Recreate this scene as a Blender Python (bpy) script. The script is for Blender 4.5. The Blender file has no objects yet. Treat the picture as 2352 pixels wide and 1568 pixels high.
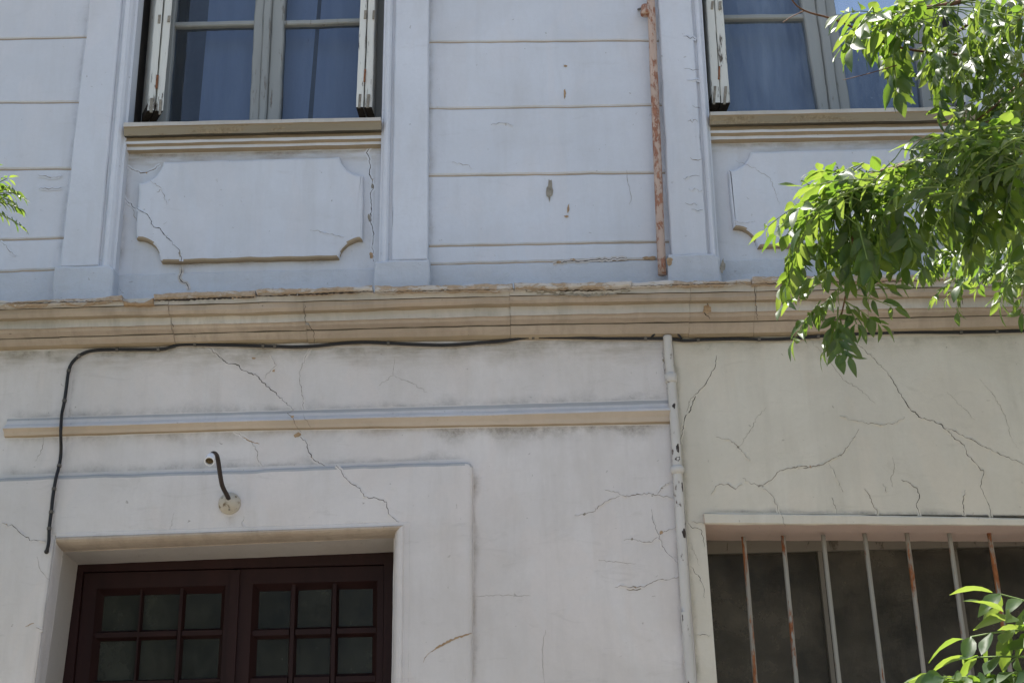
import bpy, bmesh, math, random
from mathutils import Vector, Matrix, noise
D = bpy.data
SC = bpy.context.scene
COL = SC.collection
random.seed(7)

# ------------------------------------------------------------------ camera, sky, sun, exposure
PITCH, ROLL, FPX = math.radians(21.0), math.radians(1.458), 3060.0
CAM = Vector((0.0, -5.56, 1.6))
FWD = Vector((0, math.cos(PITCH), math.sin(PITCH)))
_U0 = Vector((0, -math.sin(PITCH), math.cos(PITCH)))
_R0 = Vector((1, 0, 0))
UPV = _U0 * math.cos(ROLL) + _R0 * math.sin(ROLL)
RGT = _R0 * math.cos(ROLL) - _U0 * math.sin(ROLL)
cam_data = D.cameras.new('camera')
cam = D.objects.new('camera', cam_data)
COL.objects.link(cam)
cam_data.sensor_width = 36.0
cam_data.lens = 36.0 * FPX / 2352.0
cam_data.clip_start = 0.05
cam_data.clip_end = 3000.0
mw = Matrix.Identity(4)
for i in range(3):
    mw[i][0], mw[i][1], mw[i][2], mw[i][3] = RGT[i], UPV[i], -FWD[i], CAM[i]
cam.matrix_world = mw
SC.camera = cam

SUN_EL, SUN_AZ = math.radians(72.0), math.radians(-46.0)      # the sun stands high to the left, a little behind the plane of the facade
sun_dir = Vector((math.sin(SUN_AZ) * math.cos(SUN_EL), math.cos(SUN_AZ) * math.cos(SUN_EL), math.sin(SUN_EL)))
world = D.worlds.new('World')
SC.world = world
world.use_nodes = True
wn = world.node_tree.nodes
sky = wn.new('ShaderNodeTexSky')
sky.sky_type = 'NISHITA'
sky.sun_disc = False
sky.sun_elevation = SUN_EL
sky.sun_rotation = SUN_AZ
sky.dust_density = 2.2
sky.ozone_density = 0.8
world.node_tree.links.new(sky.outputs[0], wn['Background'].inputs[0])
wn['Background'].inputs[1].default_value = 0.10
sl = D.lights.new('sun', 'SUN')
sl.energy = 4.9
sl.angle = math.radians(0.53)
sl.color = (1.0, 0.955, 0.88)
so = D.objects.new('sun', sl)
COL.objects.link(so)
so.rotation_euler = sun_dir.to_track_quat('Z', 'Y').to_euler()
so.location = (0, 0, 30)
SC.view_settings.view_transform = 'Standard'
SC.view_settings.look = 'None'
SC.view_settings.gamma = 1.0
SC.view_settings.use_curve_mapping = False
SC.view_settings.exposure = 1.27

# ------------------------------------------------------------------ survey helpers: a point of the photograph -> the point of the place at depth y
def P(u, v, y):
    d = FWD + RGT * ((u - 1176.0) / FPX) + UPV * ((784.0 - v) / FPX)
    return CAM + d * ((y - CAM.y) / d.y)
def XZ(u, v, y):
    p = P(u, v, y)
    return (p.x, p.z)
def X_at(a, b, y, z):                    # x of the upright a-b (photo points) at height z
    p, q = P(a[0], a[1], y), P(b[0], b[1], y)
    return p.x + (q.x - p.x) * (z - p.z) / (q.z - p.z)

# ------------------------------------------------------------------ object helpers
ORG = {}
def thing(name, label, cat, loc=(0, 0, 0), group=None):
    o = D.objects.new(name, None)
    COL.objects.link(o)
    o.location = loc
    o['label'] = label
    o['category'] = cat
    if group: o['group'] = group
    ORG[o] = Vector(loc)
    return o
def obj(name, verts, faces, mat, parent=None, mids=None, smooth=False, kind=None, label=None):
    off = ORG.get(parent, Vector((0, 0, 0)))
    me = D.meshes.new(name)
    me.from_pydata([tuple(Vector(v) - off) for v in verts], [], faces)
    for m in (mat if isinstance(mat, (list, tuple)) else [mat]):
        me.materials.append(m)
    if mids: me.polygons.foreach_set('material_index', mids)
    if smooth: me.polygons.foreach_set('use_smooth', [True] * len(me.polygons))
    bm = bmesh.new()
    bm.from_mesh(me)
    bmesh.ops.recalc_face_normals(bm, faces=bm.faces)
    bm.to_mesh(me)
    bm.free()
    me.update()
    o = D.objects.new(name, me)
    COL.objects.link(o)
    if parent:
        o.parent = parent
    ORG[o] = off
    if kind: o['kind'] = kind
    if label: o['label'] = label
    return o
class MB:
    def __init__(s): s.v, s.f, s.m = [], [], []
    def add(s, v, f, mi=0):
        b = len(s.v)
        s.v += [tuple(a) for a in v]
        s.f += [tuple(i + b for i in q) for q in f]
        s.m += [mi] * len(f)
        return s
    def build(s, name, mat, parent=None, smooth=False, **k):
        return obj(name, s.v, s.f, mat, parent, s.m, smooth, **k)
def n3(x, y, z): return noise.noise(Vector((x, y, z)))
def resample(poly, step):
    out = []
    n = len(poly)
    for i in range(n):
        a, b = Vector(poly[i]), Vector(poly[(i + 1) % n])
        k = max(1, int((b - a).length / step))
        for j in range(k): out.append(a + (b - a) * (j / k))
    return out
def offset(poly, d):                     # shrink a closed 2-D outline by d
    n = len(poly)
    area = sum(poly[i].x * poly[(i + 1) % n].y - poly[(i + 1) % n].x * poly[i].y for i in range(n))
    s = 1 if area > 0 else -1
    out = []
    for i in range(n):
        a, b, c = poly[i - 1], poly[i], poly[(i + 1) % n]
        e1, e2 = (b - a), (c - b)
        n1, n2 = Vector((-e1.y, e1.x)), Vector((-e2.y, e2.x))
        if n1.length > 0: n1.normalize()
        if n2.length > 0: n2.normalize()
        m = n1 + n2
        if m.length < 0.2: m = n1
        m.normalize()
        k = 1.0 / max(0.5, m.dot(n1))
        out.append(b + m * (d * s * k))
    return out
def prism_v(poly, yf, yb, bev=0.0, step=0.04, jit=0.0, seed=0.0, rounds=1):
    pl = resample([Vector(p) for p in poly], step) if step else [Vector(p) for p in poly]
    if jit:
        pl = [p + Vector((n3(p.x * 9, p.y * 9, seed), n3(p.x * 9, p.y * 9, seed + 7.7))) * jit +
              Vector((n3(p.x * 40, p.y * 40, seed), n3(p.x * 40, p.y * 40, seed + 3.3))) * jit * 0.7 for p in pl]
    keep = []
    for p in pl:
        if not keep or (p - keep[-1]).length > 0.006: keep.append(p)
    pl = keep if (keep[0] - keep[-1]).length > 0.006 else keep[:-1]
    n = len(pl)
    rings = []
    if bev:
        for k in range(rounds + 1):
            a = k / rounds * math.pi / 2
            rings.append((offset(pl, bev * (1 - math.sin(a))), yf + bev * (1 - math.cos(a))))
    else:
        rings.append((pl, yf))
    rings.append((pl, yb))
    v, f = [], []
    for r, y in rings: v += [(p.x, y, p.y) for p in r]
    f.append(tuple(range(n)))
    for k in range(len(rings) - 1):
        for i in range(n):
            j = (i + 1) % n
            f.append((k * n + i, k * n + j, (k + 1) * n + j, (k + 1) * n + i))
    b = (len(rings) - 1) * n
    f.append(tuple(b + i for i in reversed(range(n))))
    return v, f
def prism(name, poly, yf, yb, mat, parent, bev=0.0, step=0.04, jit=0.0, rounds=1, topmat=None, undermat=None, **k):
    v, f = prism_v(poly, yf, yb, bev, step, jit, len(D.objects) * 0.37, rounds)
    o = obj(name, v, f, [mat, topmat or undermat] if (topmat or undermat) else mat, parent, **k)
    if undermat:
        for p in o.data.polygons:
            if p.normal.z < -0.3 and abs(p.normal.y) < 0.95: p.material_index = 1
    if topmat:                           # grime lying on the weathered upper slope
        for p in o.data.polygons:
            if p.normal.z > 0.25 and p.normal.y < 0.9: p.material_index = 1
    return o
def box_v(x0, x1, y0, y1, z0, z1):
    v = [(x, y, z) for x in (x0, x1) for y in (y0, y1) for z in (z0, z1)]
    return v, [(0, 1, 3, 2), (4, 6, 7, 5), (0, 4, 5, 1), (2, 3, 7, 6), (0, 2, 6, 4), (1, 5, 7, 3)]
def frustum_v(a, b):                     # two quads (lists of 4 points) joined
    return list(a) + list(b), [(0, 1, 2, 3), (7, 6, 5, 4), (0, 4, 5, 1), (1, 5, 6, 2), (2, 6, 7, 3), (3, 7, 4, 0)]
def tube_v(pts, rad, n=8, cap=True):
    pts = [Vector(p) for p in pts]
    rs = rad if isinstance(rad, (list, tuple)) else [rad] * len(pts)
    v, f = [], []
    up = Vector((0.13, 0.21, 0.97))
    for i, p in enumerate(pts):
        t = (pts[min(i + 1, len(pts) - 1)] - pts[max(i - 1, 0)]).normalized()
        a = t.cross(up)
        if a.length < 0.15: a = t.cross(Vector((0.9, 0.3, 0.1)))
        a.normalize()
        b = t.cross(a)
        up = b.cross(t) if False else up
        for k in range(n):
            w = 2 * math.pi * k / n
            v.append(p + (a * math.cos(w) + b * math.sin(w)) * rs[i])
    for i in range(len(pts) - 1):
        for k in range(n):
            j = (k + 1) % n
            f.append((i * n + k, i * n + j, (i + 1) * n + j, (i + 1) * n + k))
    if cap:
        f.append(tuple(range(n)))
        f.append(tuple((len(pts) - 1) * n + k for k in reversed(range(n))))
    return v, f
def smooth_path(pts, sub=6):
    pts = [Vector(p) for p in pts]
    out = []
    for i in range(len(pts) - 1):
        p0, p1, p2, p3 = pts[max(i - 1, 0)], pts[i], pts[i + 1], pts[min(i + 2, len(pts) - 1)]
        for k in range(sub):
            t = k / sub
            out.append(0.5 * ((2 * p1) + (p2 - p0) * t + (2 * p0 - 5 * p1 + 4 * p2 - p3) * t * t + (3 * p1 - p0 - 3 * p2 + p3) * t ** 3))
    out.append(pts[-1])
    return out
def lathe_v(centre, axis, prof, n=20):   # prof: (along axis, radius)
    axis = Vector(axis).normalized()
    a = axis.orthogonal().normalized()
    b = axis.cross(a)
    v, f = [], []
    for t, r in prof:
        for k in range(n):
            w = 2 * math.pi * k / n
            v.append(Vector(centre) + axis * t + (a * math.cos(w) + b * math.sin(w)) * r)
    for i in range(len(prof) - 1):
        for k in range(n):
            j = (k + 1) % n
            f.append((i * n + k, i * n + j, (i + 1) * n + j, (i + 1) * n + k))
    f.append(tuple(range(n)))
    f.append(tuple((len(prof) - 1) * n + k for k in reversed(range(n))))
    return v, f
def moulding_v(rows, x0, x1, dx=0.06, jit=0.0, back=None, seed=0.0):
    # rows: (y, [(u, v), ...]) photo points of each edge of the profile; a lofted run from x0 to x1 with closed ends
    cols = max(2, int((x1 - x0) / dx) + 1)
    xs = [x0 + (x1 - x0) * i / (cols - 1) for i in range(cols)]
    grid = []
    for ri, (y, pts) in enumerate(rows):
        w = sorted(XZ(u, v, y) for u, v in pts)
        line = []
        for x in xs:
            if len(w) == 1: z = w[0][1]
            else:
                k = 0
                while k < len(w) - 2 and x > w[k + 1][0]: k += 1
                (xa, za), (xb, zb) = w[k], w[k + 1]
                z = za + (zb - za) * (x - xa) / (xb - xa)
            jz = jit * (n3(x * 7, ri * 3.1, seed) + 0.6 * n3(x * 31, ri * 5.1, seed))
            jy = jit * 0.6 * n3(x * 9, ri * 2.3, seed + 9)
            line.append((x, y + jy, z + jz))
        grid.append(line)
    yb = back if back is not None else max(r[0] for r in rows) + 0.03
    first = [(x, yb, z) for (x, y, z) in grid[0]]
    last = [(x, yb, z) for (x, y, z) in grid[-1]]
    grid = [first] + grid + [last]
    n = len(grid)
    v = [p for line in grid for p in line]
    f, ids = [], []
    for r in range(n - 1):
        for c in range(cols - 1):
            f.append((r * cols + c, r * cols + c + 1, (r + 1) * cols + c + 1, (r + 1) * cols + c))
            ids.append(r - 1)            # index of the profile band; -1 top, n-3 underside at the wall
    f.append(tuple(r * cols for r in range(n)))
    ids.append(-2)
    f.append(tuple(r * cols + cols - 1 for r in reversed(range(n))))
    ids.append(-2)
    return v, f, ids

# ------------------------------------------------------------------ materials
class NT:
    def __init__(s, name):
        s.m = D.materials.new(name)
        s.m.use_nodes = True
        s.t = s.m.node_tree
        s.n, s.l = s.t.nodes, s.t.links
        s.b = s.n['Principled BSDF']
        s.pos = s.n.new('ShaderNodeNewGeometry').outputs['Position']
    def set(s, **k):
        for a, v in k.items():
            i = s.b.inputs[a.replace('_', ' ')]
            if hasattr(v, 'is_output') or isinstance(v, bpy.types.NodeSocket): s.l.new(v, i)
            else: i.default_value = v
    def noise(s, scale, detail=5, rough=0.6, stretch=None, vec=None, dist=0.0, off=None):
        vec = vec or s.pos
        if stretch or off:
            mp = s.n.new('ShaderNodeMapping')
            if stretch: mp.inputs['Scale'].default_value = stretch
            if off: mp.inputs['Location'].default_value = off
            s.l.new(vec, mp.inputs[0])
            vec = mp.outputs[0]
        t = s.n.new('ShaderNodeTexNoise')
        t.inputs['Scale'].default_value = scale
        t.inputs['Detail'].default_value = detail
        t.inputs['Roughness'].default_value = rough
        t.inputs['Distortion'].default_value = dist
        s.l.new(vec, t.inputs['Vector'])
        return t.outputs['Fac']
    def ramp(s, fac, a, b, c0=(0, 0, 0, 1), c1=(1, 1, 1, 1)):
        r = s.n.new('ShaderNodeValToRGB')
        r.color_ramp.elements[0].position, r.color_ramp.elements[1].position = a, b
        r.color_ramp.elements[0].color, r.color_ramp.elements[1].color = c0, c1
        s.l.new(fac, r.inputs[0])
        return r.outputs[0]
    def mix(s, fac, a, b, mode='MIX'):
        x = s.n.new('ShaderNodeMix')
        x.data_type = 'RGBA'
        x.blend_type = mode
        for i, v in ((0, fac), (6, a), (7, b)):
            if isinstance(v, bpy.types.NodeSocket): s.l.new(v, x.inputs[i])
            else: x.inputs[i].default_value = v if i == 0 else (*v[:3], 1)
        return x.outputs[2]
    def math(s, op, a, b=0.0):
        x = s.n.new('ShaderNodeMath')
        x.operation = op
        for i, v in ((0, a), (1, b)):
            if isinstance(v, bpy.types.NodeSocket): s.l.new(v, x.inputs[i])
            else: x.inputs[i].default_value = v
        return x.outputs[0]
    def bump(s, h, strength, dist=0.01, nrm=None):
        x = s.n.new('ShaderNodeBump')
        x.inputs['Strength'].default_value = strength
        x.inputs['Distance'].default_value = dist
        s.l.new(h, x.inputs['Height'])
        if nrm: s.l.new(nrm, x.inputs['Normal'])
        return x.outputs[0]
def lin(r, g, b): return tuple(((c / 255 + 0.055) / 1.055) ** 2.4 if c > 10 else c / 3294 for c in (r, g, b))

def plaster(name, base, tone=0.06, dirt=0.25, bumps=0.35, streak=(1, 1, 0.25), dirtcol=(0.30, 0.26, 0.19), speck=0.5, stain=None, drip=0.36, patchy=0.46):
    t = NT(name)
    big = t.noise(1.1, 4, 0.55)
    mid = t.noise(7, 6, 0.65, streak)
    fine = t.noise(90, 4, 0.7)
    c = t.mix(t.ramp(big, 0.35, 0.68), [b * (1 - tone) for b in base], [min(1, b * (1 + tone)) for b in base])
    c = t.mix(t.math('MULTIPLY', t.ramp(mid, 0.48, 0.75), dirt), c, [base[i] * 0.55 + dirtcol[i] * 0.45 for i in range(3)])
    sp = t.noise(38, 2, 0.5, None, None, 0.6, (3.1, 0, 1.7))
    c = t.mix(t.math('MULTIPLY', t.ramp(sp, 0.735, 0.76), speck), c, [b * 0.45 for b in dirtcol])
    # broad, low-contrast blotches of old overpainting
    bl = t.noise(2.6, 3, 0.5, (1.6, 1, 0.7), None, 1.2, (9.0, 2.0, 4.0))
    c = t.mix(t.math('MULTIPLY', t.ramp(bl, 0.52, 0.58), 0.35), c, [base[0] * 1.03, base[1] * 0.985, base[2] * 0.955])
    if stain:                              # ragged water stains around a given height
        sx = t.n.new('ShaderNodeSeparateXYZ')
        t.l.new(t.pos, sx.inputs[0])
        lvl = t.math('ADD', sx.outputs[2], t.math('MULTIPLY', t.math('SUBTRACT', t.noise(3.2, 5, 0.65), 0.5), stain[1]))
        mr = t.n.new('ShaderNodeMapRange')
        mr.inputs['From Min'].default_value, mr.inputs['From Max'].default_value = stain[0] - 0.09, stain[0] + 0.02
        t.l.new(lvl, mr.inputs['Value'])
        scr = t.ramp(t.noise(16, 6, 0.7, (0.35, 1, 2.2)), 0.36, 0.66)
        k = t.math('MULTIPLY', t.math('MULTIPLY', mr.outputs[0], scr), stain[2])
        c = t.mix(k, c, dirtcol)
    gr = t.noise(55, 5, 0.75)
    c = t.mix(t.math('MULTIPLY', t.ramp(gr, 0.3, 0.7), 0.16), c, [b * 0.72 for b in base])
    dp = t.noise(2.3, 6, 0.7, (5.0, 1, 0.45), None, 0.3, (1.0, 5.0, 2.0))
    c = t.mix(t.math('MULTIPLY', t.ramp(dp, 0.52, 0.80), drip), c, [base[i] * 0.62 + dirtcol[i] * 0.2 for i in range(3)])
    pa = t.noise(0.95, 9, 0.68, (1.0, 1, 1.3), None, 0.8, (4.0, 1.0, 7.0))
    c = t.mix(t.math('MULTIPLY', t.ramp(pa, 0.46, 0.66), patchy), c, [base[i] * 0.70 + dirtcol[i] * 0.26 for i in range(3)])
    tro = t.noise(9, 7, 0.72, (0.5, 1, 1.8), None, 1.0, (2.0, 0.0, 11.0))
    c = t.mix(t.math('MULTIPLY', t.ramp(tro, 0.58, 0.70), patchy * 0.9), c, [base[i] * 0.66 + dirtcol[i] * 0.2 for i in range(3)])
    t.set(Base_Color=c, Roughness=t.math('ADD', t.math('MULTIPLY', mid, 0.2), 0.62), Specular_IOR_Level=0.25)
    h = t.math('ADD', t.math('MULTIPLY', t.noise(12, 6, 0.68), 1.0), t.math('MULTIPLY', fine, 0.22))
    t.set(Normal=t.bump(h, bumps, 0.006))
    return t.m
M = {}
M['upper'] = plaster('upper_plaster', (0.595, 0.622, 0.668), 0.07, 0.36, 0.5, drip=0.28, patchy=0.34)
M['plinth'] = plaster('rough_plinth_plaster', (0.53, 0.56, 0.60), 0.12, 0.5, 1.4, (0.5, 1, 1.4))
M['lower'] = plaster('lower_plaster', (0.64, 0.61, 0.59), 0.075, 0.4, 0.55, dirtcol=(0.26, 0.215, 0.14), stain=(3.70, 0.30, 0.75))
M['cream'] = plaster('cream_plaster', (0.605, 0.57, 0.485), 0.075, 0.35, 0.5, dirtcol=(0.26, 0.22, 0.14), stain=(3.72, 0.24, 0.6))
M['ochre'] = plaster('ochre_render', (0.435, 0.365, 0.295), 0.12, 0.75, 0.6, (2.2, 1, 0.4), (0.12, 0.105, 0.07), drip=0.75, patchy=0.7)  # tan partly real, partly warm ground bounce put into the colour
M['ochre_dark'] = plaster('dark_ochre_render', (0.36, 0.29, 0.20), 0.14, 0.8, 0.8, (0.3, 1, 1.6), (0.12, 0.10, 0.06))  # darker ochre for undersides and coves, dirt at the cornice foot
M['pink'] = plaster('pink_render', (0.63, 0.49, 0.42), 0.06, 0.3, 0.4, (0.3, 1, 1.5))
M['band'] = plaster('pale_band_render', (0.52, 0.495, 0.45), 0.14, 0.9, 0.6, (2.2, 1, 0.5), (0.14, 0.13, 0.085), drip=0.7, patchy=0.75)
M['spandrel'] = plaster('spandrel_plaster', (0.575, 0.60, 0.642), 0.07, 0.36, 0.5, dirtcol=(0.28, 0.22, 0.14), stain=(4.725, 0.16, 0.8))
M['reveal'] = plaster('shaded_reveal_plaster', (0.46, 0.43, 0.40), 0.08, 0.5, 0.5)  # darker than the wall, with the reveal's shade painted into the plaster
M['frieze_tan'] = plaster('frieze_tan_render', (0.50, 0.425, 0.345), 0.10, 0.5, 0.5, (0.3, 1, 1.5), (0.24, 0.18, 0.10))  # tan underside, partly own colour, partly ground bounce painted in
M['grime'] = plaster('grey_grime_render', (0.41, 0.41, 0.41), 0.14, 0.6, 0.6, (0.3, 1, 1.5), (0.2, 0.2, 0.19))
M['groove'] = plaster('groove_render', (0.40, 0.335, 0.26), 0.2, 0.7, 0.7, (0.3, 1, 1), (0.15, 0.11, 0.07))
M['near_black'] = plaster('near_black_render', (0.075, 0.066, 0.05), 0.3, 0.5, 0.8)  # near-black for the crevice lines, sill recess and cornice backing

def simple(name, col, rough=0.6, metal=0.0, var=0.15, scale=14, bump=0.2, stretch=None, spec=0.4):
    t = NT(name)
    n = t.noise(scale, 5, 0.65, stretch)
    t.set(Base_Color=t.mix(t.ramp(n, 0.3, 0.7), [c * (1 - var) for c in col], [min(1, c * (1 + var)) for c in col]),
          Roughness=rough, Metallic=metal, Specular_IOR_Level=spec)
    if bump: t.set(Normal=t.bump(t.noise(scale * 4, 4, 0.6, stretch), bump, 0.004))
    return t.m
M['crack'] = simple('crack_shadow_gap', (0.045, 0.036, 0.028), 0.95, spec=0.0)
M['fine_crack'] = simple('hairline_crack', (0.20, 0.165, 0.125), 0.95, spec=0.0)
M['bare'] = simple('bare_mortar', (0.36, 0.25, 0.15), 0.9, var=0.3, scale=40, bump=0.8, spec=0.1)
M['bare_grey'] = simple('bare_cement', (0.27, 0.245, 0.20), 0.9, var=0.3, scale=40, bump=0.8, spec=0.1)
M['cable'] = simple('black_cable_sheath', (0.012, 0.012, 0.013), 0.5, var=0.3)
M['clip'] = simple('painted_clip', (0.11, 0.10, 0.085), 0.7, var=0.3)
M['iron_brown'] = simple('brown_painted_iron', (0.035, 0.024, 0.02), 0.55, var=0.2, scale=30)
M['porcelain'] = simple('white_porcelain', (0.72, 0.73, 0.74), 0.18, var=0.05, bump=0.0, spec=0.6)
M['socket_dark'] = simple('dirty_brass_contact', (0.10, 0.07, 0.03), 0.5, 0.3, 0.5, 60)
M['maroon'] = simple('maroon_door_paint', (0.020, 0.0068, 0.006), 0.6, var=0.25, scale=8, stretch=(1, 1, 0.2), bump=0.3, spec=0.22)
M['recess_shade'] = simple('recess_shade_brown', (0.028, 0.024, 0.021), 0.8, var=0.3)  # shade of the window cavities put into the colour of their reveals
M['bark'] = simple('grey_brown_bark', (0.11, 0.085, 0.062), 0.9, var=0.35, scale=30, bump=1.0, stretch=(1, 1, 0.3))
M['twig'] = simple('reddish_twig', (0.14, 0.065, 0.035), 0.7, var=0.3, scale=60)
M['rachis'] = simple('green_leaf_stalk', (0.13, 0.19, 0.05), 0.6, var=0.2, scale=60)
M['asphalt'] = simple('worn_pale_asphalt', (0.24, 0.215, 0.18), 0.9, var=0.2, scale=3, bump=0.4)
M['paving'] = simple('pavement_concrete', (0.33, 0.295, 0.25), 0.85, var=0.15, scale=4, bump=0.4)
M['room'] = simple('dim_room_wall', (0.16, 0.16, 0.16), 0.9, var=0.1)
M['curtain'] = simple('blue_grey_curtain', (0.24, 0.30, 0.42), 0.9, var=0.08, scale=3, stretch=(3, 1, 0.2), spec=0.1)

def peeling(name, paint, under, amount, scale=22, stretch=(1, 1, 0.25), rough=0.6, under2=None, bump=0.6):
    t = NT(name)
    n = t.noise(scale, 8, 0.72, stretch, None, 0.4)
    big = t.noise(2.2, 3, 0.5, (1, 1, 0.8))
    k = t.math('ADD', t.math('MULTIPLY', n, 0.72), t.math('MULTIPLY', big, 0.28))
    mask = t.ramp(k, amount, amount + 0.03)
    pn = t.mix(t.ramp(t.noise(9, 5, 0.6, stretch), 0.3, 0.75), [c * 0.82 for c in paint], paint)
    un = t.mix(t.ramp(t.noise(60, 4, 0.7), 0.35, 0.65), under, under2 or [c * 0.5 for c in under])
    t.set(Base_Color=t.mix(mask, pn, un), Roughness=rough, Specular_IOR_Level=0.3)
    inv = t.math('SUBTRACT', 1.0, mask)
    t.set(Normal=t.bump(inv, bump, 0.002, t.bump(t.noise(120, 3, 0.6, stretch), 0.25, 0.002)))
    return t.m
M['rusty_pipe'] = peeling('rusty_painted_pipe', (0.50, 0.375, 0.30), (0.36, 0.18, 0.11), 0.475, 45, (1, 1, 0.4), 0.65, (0.25, 0.11, 0.065))
M['white_pipe'] = peeling('chipped_white_pipe', (0.585, 0.565, 0.525), (0.10, 0.045, 0.025), 0.58, 30, (1, 1, 0.5))
M['bar_paint'] = peeling('worn_grey_bar_paint', (0.30, 0.29, 0.255), (0.28, 0.10, 0.035), 0.545, 14, (1, 1, 0.2), 0.6, (0.15, 0.05, 0.02))
M['dark_wood'] = simple('dark_shutter_wood', (0.055, 0.042, 0.03), 0.9, var=0.4, scale=60, bump=0.6)  # dark brown on the shutters' bottoms and back edges
M['bar_rust'] = peeling('rusted_bar', (0.30, 0.28, 0.24), (0.33, 0.125, 0.045), 0.485, 12, (1, 1, 0.22), 0.7, (0.20, 0.07, 0.025))
M['shutter'] = peeling('flaking_cream_paint', (0.71, 0.71, 0.65), (0.13, 0.105, 0.08), 0.56, 46, (1, 1, 0.1))
M['sash'] = peeling('weathered_sash_paint', (0.31, 0.325, 0.315), (0.22, 0.20, 0.175), 0.60, 30, (1, 1, 0.12))
M['frame_grey'] = peeling('weathered_grey_frame', (0.15, 0.135, 0.11), (0.09, 0.075, 0.055), 0.60, 30, (0.6, 1, 0.3))
M['slab'] = peeling('flaking_cornice_slab', (0.55, 0.51, 0.46), (0.43, 0.335, 0.245), 0.47, 16, (0.6, 1, 1.4), 0.8, (0.33, 0.25, 0.17))
M['sill'] = peeling('stained_sill', (0.28, 0.245, 0.18), (0.19, 0.15, 0.095), 0.52, 10, (0.12, 1, 1.2), 0.75, (0.30, 0.25, 0.17), 0.3)
M['base_plate'] = peeling('dirty_cream_fitting', (0.52, 0.47, 0.38), (0.30, 0.23, 0.15), 0.52, 30, (1, 1, 1))
M['hinge'] = simple('rusty_hinge', (0.22, 0.085, 0.035), 0.8, var=0.4, scale=60)

def glass(name, tint, dust, dust_amt, rough=0.03, waviness=0.12, spec=1.0, run=(1.6, 1, 0.3)):
    t = NT(name)
    t.n.remove(t.b)
    tr = t.n.new('ShaderNodeBsdfTransparent')
    tr.inputs[0].default_value = (*tint, 1)
    gl = t.n.new('ShaderNodeBsdfGlossy')
    gl.inputs['Roughness'].default_value = rough
    df = t.n.new('ShaderNodeBsdfDiffuse')
    df.inputs[0].default_value = (*dust, 1)
    fr = t.n.new('ShaderNodeFresnel')
    fr.inputs['IOR'].default_value = 1.75
    nb = t.bump(t.noise(3.0, 2, 0.5), waviness, 0.02)
    t.l.new(nb, gl.inputs['Normal'])
    m1 = t.n.new('ShaderNodeMixShader')
    t.l.new(t.math('MULTIPLY', fr.outputs[0], spec), m1.inputs[0])
    t.l.new(tr.outputs[0], m1.inputs[1])
    t.l.new(gl.outputs[0], m1.inputs[2])
    m2 = t.n.new('ShaderNodeMixShader')
    dn = t.math('MULTIPLY', t.ramp(t.noise(5, 7, 0.72, run), 0.38, 0.72), dust_amt * 1.5)
    sp = t.math('MULTIPLY', t.ramp(t.noise(45, 3, 0.6, (1, 1, 0.6)), 0.70, 0.80), 0.35)
    t.l.new(t.math('ADD', t.math('ADD', dn, dust_amt * 0.4), sp), m2.inputs[0])
    t.l.new(m1.outputs[0], m2.inputs[1])
    t.l.new(df.outputs[0], m2.inputs[2])
    t.l.new(m2.outputs[0], t.n['Material Output'].inputs[0])
    return t.m
M['glass_up'] = glass('blue_window_glass', (0.78, 0.85, 0.95), (0.28, 0.35, 0.45), 0.085)
M['glass_right'] = glass('dusty_blue_window_glass', (0.78, 0.85, 0.95), (0.36, 0.45, 0.56), 0.20)
M['glass_low'] = glass('dirty_window_glass', (0.5, 0.48, 0.42), (0.13, 0.115, 0.09), 0.42, 0.3, 0.08, 0.30, (0.5, 1, 0.5))
M['glass_door'] = glass('dark_green_door_glass', (0.25, 0.29, 0.23), (0.075, 0.08, 0.066), 0.4, 0.3, 0.4, 0.22, (0.7, 1, 0.5))

def leaf_mat(name, attr):
    t = NT(name)
    if attr:
        a = t.n.new('ShaderNodeAttribute')
        a.attribute_name = 'var'
        r = a.outputs['Fac']
    else:
        r = t.n.new('ShaderNodeObjectInfo').outputs['Random']
    top = t.mix(r, (0.024, 0.048, 0.022), (0.046, 0.080, 0.030))
    tr = t.mix(r, (0.23, 0.42, 0.03), (0.45, 0.59, 0.08))
    t.set(Base_Color=top, Roughness=0.42, Specular_IOR_Level=0.45)
    tl = t.n.new('ShaderNodeBsdfTranslucent')
    t.l.new(tr, tl.inputs[0])
    mx = t.n.new('ShaderNodeMixShader')
    mx.inputs[0].default_value = 0.34
    t.l.new(t.b.outputs[0], mx.inputs[1])
    t.l.new(tl.outputs[0], mx.inputs[2])
    t.l.new(mx.outputs[0], t.n['Material Output'].inputs[0])
    return t.m
M['leaf'] = leaf_mat('leaf_green', False)
M['foliage'] = leaf_mat('foliage_green', True)

# ------------------------------------------------------------------ the ground
def sheet(name, x0, x1, y0, y1, z, mat):
    return obj(name, [(x0, y0, z), (x1, y0, z), (x1, y1, z), (x0, y1, z)], [(0, 1, 2, 3)], mat, kind='structure')
sheet('ground', -400, 400, -400, 400, -0.13, M['asphalt'])
o = obj('pavement', *box_v(-30, 30, -2.6, -0.02, -0.126, 0.0), M['paving'], kind='structure')

# ------------------------------------------------------------------ the building
ZT = 7.15                                 # top of the built facade
XL, XR = -4.2, 4.6
B = thing('old_building', 'weathered two-storey building with cracked pale plaster, moulded cornice and tall windows', 'building', (0, 0, 0))
YW, YC, YS, YP = -0.03, 0.0, 0.02, -0.05  # lower wall, upper courses, spandrels, pilasters

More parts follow.
